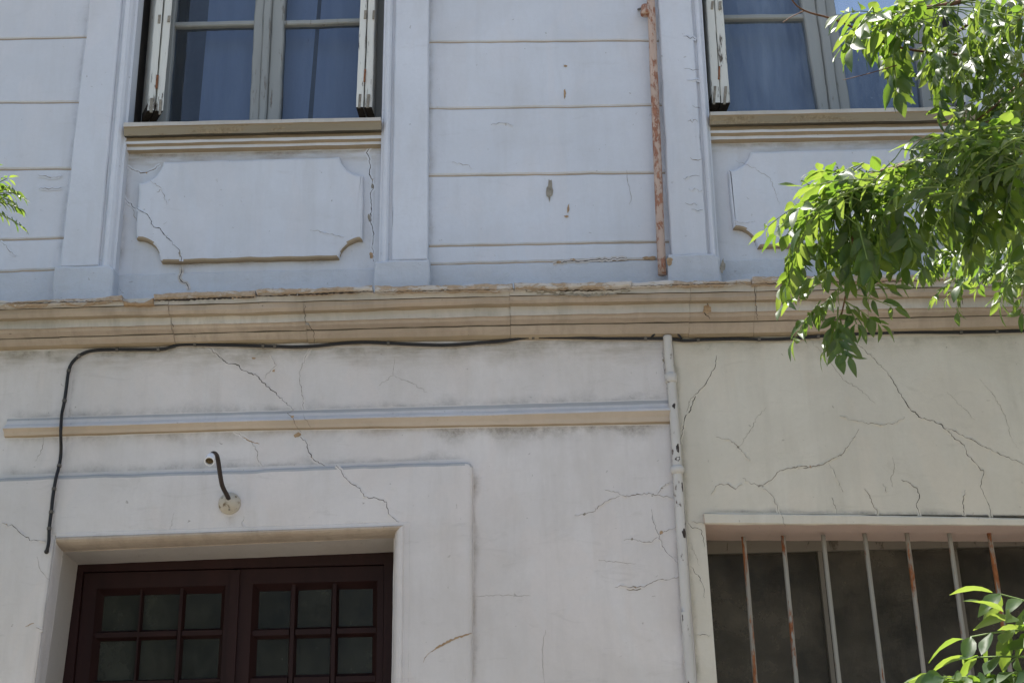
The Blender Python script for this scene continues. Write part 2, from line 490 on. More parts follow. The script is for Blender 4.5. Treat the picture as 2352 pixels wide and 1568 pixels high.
# key uprights of the upper storey (photo points), evaluated anywhere in height
UPR = {
    'lp0': ((207, 0), (139, 605)), 'lp1': ((305 - 25, 0), (226, 605)), 'lp2': ((316, 0), (263, 605)),
    'mp0': ((882, 0), (868, 593)), 'mp1': ((909, 0), (899, 593)), 'mp2': ((985, 0), (982, 593)),
    'rp0': ((1512, 0), (1542, 583)), 'rp1': ((1589, 0), (1626, 583)), 'rp2': ((1613, 0), (1652, 583)),
}
def ux(k, z, y=YP): return X_at(*UPR[k], y, z)
zb_left, zb_mid, zb_right = P(190, 606, YP).z, P(925, 593, YP).z, P(1590, 582, YP).z
Z0 = 3.80                                 # bottom of the upper wall, behind the cornice lip
def upright(k0, k1, z0, z1, y=YP, g0=0.0, g1=0.0):
    return [(ux(k0, z0, y) + g0, z0), (ux(k1, z0, y) + g1, z0), (ux(k1, z1, y) + g1, z1), (ux(k0, z1, y) + g0, z1)]

# course bays: grooves located on the photograph
def gz(pts, x):                            # height of a groove line at x
    w = sorted(XZ(u, v, YC) for u, v in pts)
    (xa, za), (xb, zb) = w[0], w[-1]
    return za + (zb - za) * (x - xa) / (xb - xa)
def course_bay(lines, x0f, x1f):
    G = 0.0038
    for i in range(len(lines) - 1):
        lo, hi = lines[i], lines[i + 1]
        def corner(xf, ln, s):
            z = gz(ln, xf(4.5)) if not isinstance(ln, float) else ln
            x = xf(z)
            z = (gz(ln, x) if not isinstance(ln, float) else ln) + s
            return (xf(z), z)
        poly = [corner(x0f, lo, G), corner(x1f, lo, G), corner(x1f, hi, -G), corner(x0f, hi, -G)]
        prism('plaster_course', poly, YC + 0.0012 * (i % 3), YC + 0.04, M['plinth'] if i == 0 else M['upper'], B, 0.006, 0.05, 0.0032)
midlines = [Z0, [(990, 607), (1520, 594)], [(990, 565), (1515, 555)], [(990, 403), (1517, 396.5)], [(990, 250), (1519, 242)], [(990, 97), (1522, 93)]]
dz = 0.366
def up(ln, k): return [XZ(u, v, YC) for u, v in ln], k
def extra_lines(ln, n):
    out = []
    for k in range(1, n + 1):
        out.append(('w', [(x, z + dz * k) for x, z in [XZ(u, v, YC) for u, v in ln]]))
    return out
_gz = gz
def gz(pts, x):
    if isinstance(pts, tuple) and pts[0] == 'w':
        (xa, za), (xb, zb) = pts[1]
        return za + (zb - za) * (x - xa) / (xb - xa)
    return _gz(pts, x)
course_bay(midlines + extra_lines(midlines[-1], 4) + [ZT], lambda z: ux('mp2', z) - 0.012, lambda z: ux('rp0', z) + 0.012)
leftlines = [Z0, [(0, 624), (120, 619)], [(0, 551), (143, 546)], [(0, 389), (163, 387)], [(0, 236.5), (175, 235)], [(0, 90.5), (195, 85.5)]]
course_bay(leftlines + extra_lines(leftlines[-1], 4) + [ZT], lambda z: XL, lambda z: ux('lp0', z) + 0.012)
RWX = P(2236, 250, YP).x                   # right edge of the second window, behind the leaves
course_bay([Z0] + [('w', [(1.6, 4.09 + dz * k), (4.6, 4.07 + dz * k)]) for k in range(0, 9)] + [ZT], lambda z: RWX + 0.30, lambda z: XR)
for nm, x0, x1 in (('a', XL, ux('lp0', 4.8) + 0.05), ('b', ux('mp2', 4.8) - 0.03, ux('rp0', 4.8) + 0.03), ('c', RWX + 0.28, XR)):
    obj('groove_backing', *box_v(x0, x1, YC + 0.007, YC + 0.12, Z0, ZT), M['groove'], B)

# pilasters with moulded inner edges and rough pedestals
def pilaster(flat, mould, side, zb, ped):
    p = prism('pilaster', upright(*flat, zb - 0.01, ZT), YP, YS + 0.05, M['upper'], B, 0.005, 0.06, 0.003)
    a, b = mould
    z0, z1 = zb - 0.07, ZT
    zs = [z0 + (z1 - z0) * i / 60 for i in range(61)]
    prof = [(0.00, 0.014), (0.10, 0.016), (0.20, 0.012), (0.28, -0.002), (0.42, -0.011), (0.58, -0.012), (0.74, -0.004), (0.86, 0.012), (1.0, 0.016)]
    if side < 0: prof = [(1 - t, y) for t, y in prof]
    v, f = [], []
    m = len(prof)
    for z in zs:
        xa, xb = ux(a, z), ux(b, z)
        for t, dy in prof:
            v.append((xa + (xb - xa) * t + 0.0012 * n3(z * 8, t * 3, 1.0), YP + dy, z))
    for r in range(len(zs) - 1):
        for c in range(m - 1): f.append((r * m + c, r * m + c + 1, (r + 1) * m + c + 1, (r + 1) * m + c))
    v2 = len(v)
    for z in zs:
        e = ux(b, z) if side > 0 else ux(a, z)
        v += [(e, YP + prof[-1 if side > 0 else 0][1], z), (e, YS + 0.03, z)]
    for r in range(len(zs) - 1): f.append((v2 + 2 * r, v2 + 2 * r + 1, v2 + 2 * r + 3, v2 + 2 * r + 2))
    obj('jamb_moulding', v, f, M['upper'], p, smooth=False)
    prism('pedestal', [XZ(u, w, YP - 0.022) for u, w in ped], YP - 0.022, YS + 0.04, M['plinth'], p, 0.012, 0.03, 0.006, 2)
    return p
pilaster(('lp0', 'lp1'), ('lp1', 'lp2'), 1, zb_left, [(125, 611), (119, 700), (258, 690), (262, 616), (250, 606)])
pilaster(('mp1', 'mp2'), ('mp0', 'mp1'), -1, zb_mid, [(861, 600), (858, 672), (988, 668), (987, 594)])
pilaster(('rp0', 'rp1'), ('rp1', 'rp2'), 1, zb_right, [(1534, 584), (1534, 658), (1660, 655), (1656, 590), (1640, 581)])
prism('pilaster', [(RWX, Z0), (RWX + 0.31, Z0), (RWX + 0.31, ZT), (RWX, ZT)], YP, YS + 0.05, M['upper'], B, 0.006, 0.06, 0.003)

# upper windows
def arc(c, r, a0, a1, n=10):
    return [(c[0] + r * math.cos(math.radians(a0 + (a1 - a0) * i / n)), c[1] + r * math.sin(math.radians(a0 + (a1 - a0) * i / n))) for i in range(n + 1)]
def quad(a, b, c, d, y): return [XZ(*p, y) for p in (a, b, c, d)]
YG = 0.20                                  # plane of the upper sashes
def upper_window(x_l, x_r, sill_rows, panes, stile_u, bar_v, shutters, label, curtain, keys, gm='glass_up'):
    """x_l, x_r: opening edges at sill height; stile_u: photo edges (top v=0, bottom v=270) of the middle stiles"""
    zs = sill_rows['z']
    zh = 6.85
    fr = MB()
    for (a, b) in ((x_l - 0.05, x_l + 0.075), (x_r - 0.075, x_r + 0.05)):
        fr.add(*box_v(a, b, YG - 0.03, YG + 0.06, zs - 0.12, zh))
    fr.add(*box_v(x_l + 0.075, x_r - 0.075, YG - 0.03, YG + 0.06, zh - 0.08, zh))
    fr.add(*box_v(x_l + 0.075, x_r - 0.075, YG - 0.03, YG + 0.06, zs - 0.12, zs - 0.04))
    w = fr.build('window', M['sash'], B, label=label)
    kl_, kr_ = keys
    def ex_(k, z, d): return (RWX if k is None else ux(k, z)) + d
    for k, a, b in ((kl_, -0.06, -0.002), (kr_, 0.002, 0.06)):
        z0_, z1_ = zs - 0.05, zh
        fa = [(ex_(k, z0_, a), YS + 0.028, z0_), (ex_(k, z0_, b), YS + 0.028, z0_), (ex_(k, z1_, b), YS + 0.028, z1_), (ex_(k, z1_, a), YS + 0.028, z1_)]
        obj('reveal_lining', *frustum_v(fa, [(x, YG - 0.032, z) for x, y, z in fa]), M['recess_shade'], w)
    obj('window_head', *box_v(x_l - 0.06, x_r + 0.06, YP + 0.01, YG + 0.06, zh + 0.002, ZT), M['upper'], w)
    # sashes: stiles follow the photograph
    y = YG - 0.045
    ed = [(XZ(t, 0, y), XZ(b, 270, y)) for t, b in stile_u]
    def ex(i, z):
        (xa, za), (xb, zb) = ed[i]
        return xa + (xb - xa) * (z - za) / (zb - za)
    za, zb = zs - 0.06, zh - 0.08
    def strip(i, j, yf, yb, nm):
        poly = [(ex(i, za), za), (ex(j, za), za), (ex(j, zb), zb), (ex(i, zb), zb)]
        return prism(nm, poly, yf, yb, M['sash'], w, 0.006, 0.05, 0.0025)
    n = len(stile_u)                       # edges: left stile in, mid stile a, b, c, d, right stile in
    ol = [(x_l + 0.06, za), (ex(0, za), za), (ex(0, zb), zb), (x_l + 0.06, zb)]
    prism('sash_stile', ol, YG - 0.045, YG + 0.02, M['sash'], w, 0.005, 0.05, 0.003)
    strip(1, 2, YG - 0.045, YG + 0.02, 'sash_stile')
    strip(2, 3, YG - 0.065, YG + 0.02, 'sash_astragal')
    strip(3, 4, YG - 0.045, YG + 0.02, 'sash_stile')
    orr = [(ex(5, za), za), (x_r - 0.06, za), (x_r - 0.06, zb), (ex(5, zb), zb)]
    prism('sash_stile', orr, YG - 0.045, YG + 0.02, M['sash'], w, 0.005, 0.05, 0.003)
    for (i, j) in ((0, 1), (4, 5)):
        zt = None
        zc = [P(u, v, y).z for u, v in bar_v[i]]
        xm0, xm1 = ex(i, zc[0]), ex(j, zc[0])
        h = 0.014
        for k in range(4):
            d = 0.55 * k
            poly = [(xm0 - 0.004, zc[0] - h + d), (xm1 + 0.004, zc[1] - h + d), (xm1 + 0.004, zc[1] + h + d), (xm0 - 0.004, zc[0] + h + d)]
            if zc[0] + d < zh - 0.2: prism('glazing_bar', poly, YG - 0.035, YG + 0.01, M['sash'], w, 0.005, 0.05, 0.002)
        lev = [za] + [zc[0] + 0.55 * k for k in range(4) if zc[0] + 0.55 * k < zh - 0.2] + [zb]
        for k in range(len(lev) - 1):
            a, b = lev[k], lev[k + 1]
            poly = [(ex(i, a) - 0.008, a + 0.003), (ex(j, a) + 0.008, a + 0.003), (ex(j, b) + 0.008, b - 0.003), (ex(i, b) - 0.008, b - 0.003)]
            obj('pane', [(p[0], YG - 0.008, p[1]) for p in poly], [(0, 1, 2, 3)], M[gm], w)
    # curtains hanging behind the glass
    for (c0, c1, c0t, c1t, yy) in curtain:
        v, f = [], []
        N = 40
        for z, k in ((za, 0), (zb, 1)):
            xa, xb = (c0, c1) if k == 0 else (c0t, c1t)
            for q in range(N + 1):
                x = xa + (xb - xa) * q / N
                v.append((x, yy + 0.008 * math.sin(x * 46 + 2 * n3(x * 6, 0, 3)), z))
        for q in range(N): f.append((q, q + 1, N + 2 + q, N + 1 + q))
        obj('curtain', v, f, M['curtain'], w, smooth=True)
    # folded shutters
    for (top, bot, mid_t, mid_b, lean, zbot) in shutters:
        yF = 0.025
        zt = zh - 0.03
        def sx(a, b, z): return X_at((a, 0), (b, 250), yF, z)
        for (ta, tb, ba, bb, dy) in ((top[0], mid_t - 1.3, bot[0], mid_b - 1.3, 0.0), (mid_t + 1.3, top[1], mid_b + 1.3, bot[1], 0.006)):
            zz = [zbot + 0.004 * random.random() + (zt - zbot) * i / 40 for i in range(41)]
            v, f = [], []
            for z in zz:
                xa, xb = sx(ta, ba, z), sx(tb, bb, z)
                j1, j2 = 0.0022 * n3(z * 17, ta, 0), 0.0022 * n3(z * 17, ta, 5)
                v += [(xa + j1, yF + dy + 0.003, z), (xa + 0.004 + j1, yF + dy, z), (xb - 0.004 + j2, yF + dy, z), (xb + j2, yF + dy + 0.003, z), (xb + lean, YG - 0.07, z), (xa + lean, YG - 0.07, z)]
            for r in range(40):
                for c in range(6): f.append((r * 6 + c, r * 6 + (c + 1) % 6, (r + 1) * 6 + (c + 1) % 6, (r + 1) * 6 + c))
            f.append((5, 4, 3, 2, 1, 0))
            f.append(tuple(240 + q for q in range(6)))
            sh = obj('shutter', v, f, [M['shutter'], M['dark_wood']], w, [1 if (q // 6 == 0 and q % 6 == 5) or (q % 6 == (4 if lean > 0 else 4)) else 0 for q in range(240)] + [1, 0])
        # mortise marks with iron plates on the leaf edges
    for (u0, v0, u1, v1, mt) in panes:
        yF = 0.0225
        poly = [XZ(u0, v0, yF), XZ(u1, v0, yF), XZ(u1 - (v1 - v0) * 0.07, v1, yF), XZ(u0 - (v1 - v0) * 0.07, v1, yF)]
        prism('hinge' if mt == 'hinge' else 'mortise_plate', poly, yF - 0.0012, yF + 0.004, M[mt] if mt == 'hinge' else M['bare_grey'], w, 0.002, 0.02, 0.002)
    return w

def sill_moulding(w, rows, x0, x1):
    v, f, ids = moulding_v(rows, x0, x1, 0.05, 0.0022, 0.06, x0)
    mats = [M['sill'], M['ochre_dark'], M['band'], M['upper'], M['ochre'], M['near_black']]
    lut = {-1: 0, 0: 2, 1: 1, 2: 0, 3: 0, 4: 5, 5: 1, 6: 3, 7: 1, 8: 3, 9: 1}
    return obj('window_sill', v, f, mats, w, [lut.get(i, 1) for i in ids])

zs1 = P(590, 275, -0.08).z
xl1, xr1 = ux('lp2', zs1), ux('mp0', zs1)
def rows_left(*r): return [(y, [(294, a), (870, b)]) for y, a, b in r]
hw = 0.0225
w1 = upper_window(xl1, xr1, {'z': zs1},
    [(363, 34, 369, 54, 'frame_grey'), (385, 36, 391, 50, 'frame_grey'), (359, 172, 364, 203, 'hinge'), (345, 225, 352, 259, 'frame_grey'), (366, 228, 372, 263, 'frame_grey'),
     (858 - 2, 24, 863 - 2, 44, 'frame_grey'), (837, 24, 843, 44, 'frame_grey'), (837, 158, 841, 188, 'hinge'), (824, 216, 830, 248, 'frame_grey'), (843, 216, 849, 248, 'frame_grey')],
    [(404, 384), (586, 572), (609, 595.5), (626, 612), (654.6, 642.5), (834, 824)],
    [[(404, 53), (586, 49)], None, None, None, [(654, 49), (830, 44)]],
    [((357, 395), (338, 373), 376, 355.5, -0.055, P(355, 254, 0.025).z), ((828, 861), (817.5, 854), 844, 835, 0.004, P(835, 246, 0.025).z)],
    'left window with blue panes and flaking cream folding shutters',
    [(X_at((447, 0), (437, 270), 0.3, 4.8) + 0.03, xr1 - 0.42, X_at((447, 0), (437, 270), 0.3, 4.8) + 0.06, xr1 - 0.34, 0.31), (xr1 - 0.40, xr1 + 0.2, xr1 - 0.33, xr1 + 0.2, 0.34)], ('lp2', 'mp0'))
rl = rows_left((-0.085, 281.6, 269.5), (-0.085, 290.5, 277.6), (-0.078, 293, 280), (-0.066, 307, 292), (-0.062, 312, 298), (-0.03, 318, 305), (-0.036, 325, 311), (-0.033, 331, 318), (-0.012, 338, 325), (-0.012, 345, 331), (0.012, 352, 339))
sill_moulding(w1, rl, xl1 - 0.004, xr1 + 0.002)
zs2 = P(1880, 252, -0.08).z
xl2, xr2 = ux('rp2', zs2), RWX
w2 = upper_window(xl2, xr2, {'z': zs2},
    [(1651, 152, 1655, 182, 'hinge'), (1640, 198, 1646, 240, 'frame_grey'), (1664, 198, 1670, 240, 'frame_grey'), (1634, 3, 1640, 22, 'frame_grey'), (1652, 3, 1658, 22, 'frame_grey')],
    [(1657, 1668), (1840, 1884), (1873, 1909), (1893, 1931), (1917, 1958), (2090, 2125)],
    [[(1660, 36), (1840, 34)], None, None, None, [(1930, 35), (2090, 31)]],
    [((1622, 1660), (1637, 1679), 1641, 1657, -0.008, P(1650, 236, 0.025).z), ((2184, 2221), (2208, 2247), 2203, 2228, 0.012, P(2210, 236, 0.025).z)],
    'right window with blue panes partly behind green leaves',
    [(xl2 + 0.02, xr2 - 0.02, xl2 + 0.02, xr2 - 0.02, 0.33)], ('rp2', None), 'glass_right')
def rows_right(*r): return [(y, [(1634, a), (2130, b)]) for y, a, b in r]
rr = rows_right((-0.085, 257, 246.5), (-0.085, 265, 255), (-0.078, 268, 258), (-0.066, 280, 271), (-0.062, 286, 277), (-0.03, 292, 284), (-0.036, 300, 291), (-0.033, 306, 297), (-0.012, 314, 305), (-0.012, 321, 311), (0.012, 328, 319))
sill_moulding(w2, rr, xl2 - 0.004, xr2 + 0.002)

# spandrels with raised panels
def spandrel(x0a, x1a, zt, outline):
    s = prism('spandrel', [(x0a, Z0), (x1a, Z0), (x1a, zt), (x0a, zt)], YS, YS + 0.12, M['spandrel'], B, 0.0, 0.1)
    prism('spandrel_plinth', [(x0a + 0.01, Z0 + 0.01), (x1a - 0.01, Z0 + 0.01), (x1a - 0.01, P(600, 624, YS).z - 0.0 if x0a < 0 else P(1700, 598, YS).z), (x0a + 0.01, P(300, 631, YS).z if x0a < 0 else P(1660, 599, YS).z)],
          YS - 0.007, YS + 0.01, M['plinth'], s, 0.004, 0.03, 0.005)
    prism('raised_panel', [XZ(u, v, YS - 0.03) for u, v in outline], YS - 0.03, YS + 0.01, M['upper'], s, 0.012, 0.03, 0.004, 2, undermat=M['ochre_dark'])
    return s
out1 = [(374, 371), (780, 360)] + [(836 + 56 * math.cos(math.radians(a)), 354 + 47 * math.sin(math.radians(a))) for a in range(175, 92, -9)] + [(835, 403), (831, 549)] + \
       [(834 + 56 * math.cos(math.radians(a)), 595 + 46 * math.sin(math.radians(a))) for a in range(266, 184, -9)] + [(777, 591), (371, 602)] + \
       [(313 + 55 * math.cos(math.radians(a)), 601 + 53 * math.sin(math.radians(a))) for a in range(356, 272, -9)] + [(312, 546), (317, 421)] + \
       [(314 + 58 * math.cos(math.radians(a)), 368 + 52 * math.sin(math.radians(a))) for a in range(85, 4, -9)]
spandrel(ux('lp2', 4.4) - 0.03, ux('mp0', 4.4) + 0.03, zs1 - 0.06, out1)
out2 = [(1722, 348), (2140, 338)] + [(2200 + 58 * math.cos(math.radians(a)), 333 + 48 * math.sin(math.radians(a))) for a in range(175, 92, -9)] + [(2200, 381), (2212, 512)] + \
       [(2214 + 58 * math.cos(math.radians(a)), 560 + 47 * math.sin(math.radians(a))) for a in range(266, 184, -9)] + [(2157, 560), (1741, 567)] + \
       [(1684 + 56 * math.cos(math.radians(a)), 569 + 47 * math.sin(math.radians(a))) for a in range(356, 272, -9)] + [(1684, 521), (1673, 391)] + \
       [(1671 + 52 * math.cos(math.radians(a)), 342 + 48 * math.sin(math.radians(a))) for a in range(85, 4, -9)]
spandrel(ux('rp2', 4.4) - 0.03, RWX + 0.03, zs2 - 0.06, out2)

# cornice: body in butted segments, broken cover slabs on top
US = (0, 588, 1100, 1653, 2352)
def row(y, *vs): return (y, list(zip(US, vs)))
CR = [row(-0.215, 694, 679, 664, 652, 637),
      row(-0.212, 710, 694, 680.5, 670, 655),
      row(-0.203, 712, 696, 682.5, 672, 657),
      row(-0.200, 722, 708, 690, 682, 667),
      row(-0.186, 731, 717, 698, 690, 676),
      row(-0.150, 737, 724, 706, 696, 681),
      row(-0.146, 755.6, 741, 726, 716, 703.7),
      row(-0.134, 758, 744, 729, 719, 706),
      row(-0.128, 765, 750, 736, 727, 712),
      row(-0.100, 775, 758, 744.5, 736, 720),
      row(-0.094, 777, 760, 746.5, 738, 722),
      row(-0.086, 780, 763, 749.5, 741, 725),
      row(-0.082, 786, 769, 757, 750, 733),
      row(-0.060, 796, 780, 769, 766, 748),
      row(-0.040, 803, 788, 780, 774, 757)]
cm = [M['ochre'], M['band'], M['ochre_dark'], M['near_black']]
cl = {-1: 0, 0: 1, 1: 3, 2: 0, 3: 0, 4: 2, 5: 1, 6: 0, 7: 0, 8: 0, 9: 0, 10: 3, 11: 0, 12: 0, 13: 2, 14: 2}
xsj = [XL] + [P(u, 730, -0.15).x for u in (130, 393, 700, 1172, 1586, 1737, 2000, 2205)] + [XR]
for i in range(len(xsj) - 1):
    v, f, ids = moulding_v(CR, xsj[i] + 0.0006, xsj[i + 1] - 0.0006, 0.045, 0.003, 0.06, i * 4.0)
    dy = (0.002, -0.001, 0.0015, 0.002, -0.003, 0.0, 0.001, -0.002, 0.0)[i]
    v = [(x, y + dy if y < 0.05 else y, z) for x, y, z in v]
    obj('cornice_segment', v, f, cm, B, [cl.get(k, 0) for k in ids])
obj('cornice_backing', *box_v(XL, XR, -0.025, 0.05, 3.70, Z0 + 0.06), M['near_black'], B)
SLAB_CREVICE_SHADE = []
slabs = [(-560, 281, 713, 678, 729, 690, 0), (353, 584, 671.5, 664.5, 690, 681, 6), (587, 858, 664, 656, 680, 670, 5), (860, 1178, 656, 650, 671, 664.5, 1),
         (1180, 1448, 650, 646.5, 663, 660, 1), (1451, 1726, 645.5, 639.5, 657, 650, 0), (1728, 2008, 634, 631, 651, 647, 0), (2010, 2138, 631, 629, 646.5, 644, 1), (2140, 2900, 629, 610, 642, 624, 0)]
for (u0, u1, ta, tb, ba, bb, lift) in slabs:
    y = -0.243
    a = random.uniform(-0.006, 0.006)
    poly = [XZ(u0, ba - lift, y), XZ(u1, bb - lift * 0.6, y), XZ(u1, tb, y), XZ(u0, ta, y)]
    n0 = 2
    v, f = prism_v(poly, y, -0.02, 0.005, 0.016, 0.0085, u0 * 0.013)
    obj('cornice_slab', [(p[0], p[1] + (a if p[1] < -0.1 else 0) + (0.006 * n3(p[0] * 14, u0, 2) if p[1] < -0.1 else 0), p[2]) for p in v], f, M['slab'], B)
for pts_, w_ in (([(353, 690), (430, 688), (520, 684), (584, 682)], 6.5), ([(588, 681), (640, 679), (700, 676), (790, 672), (858, 669)], 5.0), ([(0, 697), (140, 694), (281, 690)], 2.2), ([(862, 671), (1000, 667), (1178, 664)], 2.2), ([(1451, 657), (1600, 653), (1726, 650)], 2.2), ([(1728, 652), (1850, 649), (2008, 647)], 3.0), ([(2010, 647), (2080, 645), (2138, 644)], 3.0)):
    SLAB_CREVICE_SHADE.append((pts_, w_))
prism('broken_mortar', [XZ(u, v, -0.226) for u, v in ((283, 690), (300, 694), (330, 692), (352, 683), (352, 697), (283, 701))], -0.226, -0.12, M['bare'], B, 0.004, 0.015, 0.008)

# lower storey walls
zwt = 3.755
xpipe = P(1560, 1000, YW).x
dl0, dlt, drt, dr0 = [XZ(*p, -0.055) for p in ((83.5, 1568), (130, 1233.5), (929, 1206), (925, 1568))]
def to_ground(a, b, z=0.0):
    return (a[0] + (b[0] - a[0]) * (z - a[1]) / (b[1] - a[1]), z)
dgl, dgr = (dl0[0] - 0.02, 0.0), (dr0[0], 0.0)
prism('lower_wall', [(XL, 0), dgl, dl0, dlt, drt, dr0, dgr, (xpipe, 0), (xpipe, zwt), (XL, zwt)], YW, 0.30, M['lower'], B, 0, 0.3)
lw = [XZ(*p, YW) for p in ((1640, 1568), (1620, 1212), (1625, 1178), (2352, 1187))]
wl = lw[1][0]
wrx = P(2700, 1190, YW).x
zsill = 1.25
prism('lower_wall', [(xpipe + 0.0012, 0), (XR, 0), (XR, zwt), (xpipe + 0.0012, zwt)][0:0] or
      [(xpipe + 0.0012, zsill), (wl, zsill), (wl, lw[2][1]), (wrx, lw[3][1] - 0.012), (wrx, zsill), (XR, zsill), (XR, zwt), (xpipe + 0.0012, zwt)], YW, 0.30, M['cream'], B, 0, 0.3)
prism('lower_wall', [(xpipe + 0.0012, 0), (XR, 0), (XR, zsill - 0.001), (xpipe + 0.0012, zsill - 0.001)], YW, 0.30, M['cream'], B, 0, 0.3)
# raised surround of the doorway (rounded corner, bevelled edge)
ys = -0.055
e = lambda u, v: XZ(u, v, ys)
sr = [(XL, e(0, 1096.5)[1] + 0.0), e(0, 1096.5), e(130, 1090), e(588, 1077), e(605, 1074), e(1068, 1058), e(1080, 1061), e(1085.5, 1070), e(1085, 1568)]
sr = sr + [(sr[-1][0], 0.0), dgr, dr0, drt, dlt, dl0, dgl, (XL, 0.0)]
prism('door_surround', sr, ys, YW + 0.02, M['lower'], B, 0.019, 0.03, 0.0028, 3, topmat=M['grime'])
# frieze moulding above it
BR = [(-0.031, [(10, 962), (588, 945), (1130, 930), (1538, 918)]), (-0.035, [(10, 967), (588, 951), (1130, 938), (1538, 926)]),
      (-0.043, [(10, 975), (588, 957), (1130, 944), (1538, 932)]), (-0.064, [(10, 980), (588, 963), (1130, 949), (1538, 937)]),
      (-0.070, [(10, 984), (588, 966), (1130, 953), (1538, 941)]), (-0.054, [(10, 992), (588, 976), (1130, 966), (1538, 956)]),
      (-0.048, [(10, 999), (588, 982), (1130, 974), (1538, 966)]), (-0.044, [(10, 1001), (588, 984), (1130, 976), (1538, 968)]),
      (-0.030, [(10, 1006), (588, 988), (1130, 980), (1538, 973)])]
v, f, ids = moulding_v(BR, P(8, 985, -0.06).x, P(1540, 950, -0.06).x, 0.05, 0.0022, 0.0, 3.0)
obj('frieze_moulding', v, f, [M['lower'], M['frieze_tan'], M['ochre_dark'], M['grime']], B, [{-1: 3, 0: 3, 1: 0, 2: 0, 3: 0, 4: 1, 5: 1, 6: 1, 7: 2, 8: 0}.get(k, 1) for k in ids])

# doorway casing: a roll between surround and reveal
YD = 0.24
ol = [dgl, dl0, dlt, drt, dr0, dgr]
i0, it, jt, j0 = [XZ(*p, 0.09) for p in ((115, 1568), (155, 1274), (907, 1242), (901.6, 1568))]
il = [(i0[0] - 0.01, 0.0), i0, it, jt, j0, (j0[0], 0.0)]
kx = [XZ(*p, YD) for p in ((142, 1568), (173, 1298), (906, 1270))]
kl = [(il[0][0], 0.0), (il[1][0], il[1][1]), (il[2][0] - 0.002, kx[1][1]), (il[3][0] + 0.002, kx[2][1] + 0.002), il[4], il[5]]
prof = [(-0.46, -0.0535), (-0.40, -0.0565), (0.0, -0.0575), (0.04, -0.061), (0.12, -0.066), (0.30, -0.066), (0.50, -0.058), (0.68, -0.042), (0.82, -0.018), (0.90, 0.012), (0.91, 0.03), (0.985, 0.034), (1.0, 0.05)]
casing = MB()
loops = [[(a[0] + (b[0] - a[0]) * t, y, a[1] + (b[1] - a[1]) * t) for a, b in zip(ol, il)] for t, y in prof]
loops.append([(p[0], YD + 0.05, p[1]) for p in kl])
def dens(lp, step=0.05):
    out, tags = [], []
    for i in range(len(lp) - 1):
        a, b = Vector(lp[i]), Vector(lp[i + 1])
        k = (4, 20, 30, 20, 4)[i]
        for j in range(k):
            out.append(a + (b - a) * j / k)
            tags.append(i)
    out.append(Vector(lp[-1]))
    return out, tags
dl = [dens(l) for l in loops]
tags = dl[0][1]
rowsn = []
for r, (pts, _) in enumerate(dl):
    rowsn.append([(p.x + 0.0015 * n3(p.x * 12, p.z * 12, r), p.y, p.z + 0.0015 * n3(p.x * 12, p.z * 12, r + 20)) for p in pts])
nn = len(rowsn[0])
fv, ff, fm = [p for r in rowsn for p in r], [], []
for r in range(len(rowsn) - 1):
    for c in range(nn - 1):
        ff.append((r * nn + c, r * nn + c + 1, (r + 1) * nn + c + 1, (r + 1) * nn + c))
        fm.append(2 if r >= len(rowsn) - 3 else (1 if tags[c] == 2 and r > 1 else 0))
obj('door_casing', fv, ff, [M['lower'], M['ochre'], M['reveal']], B, fm)

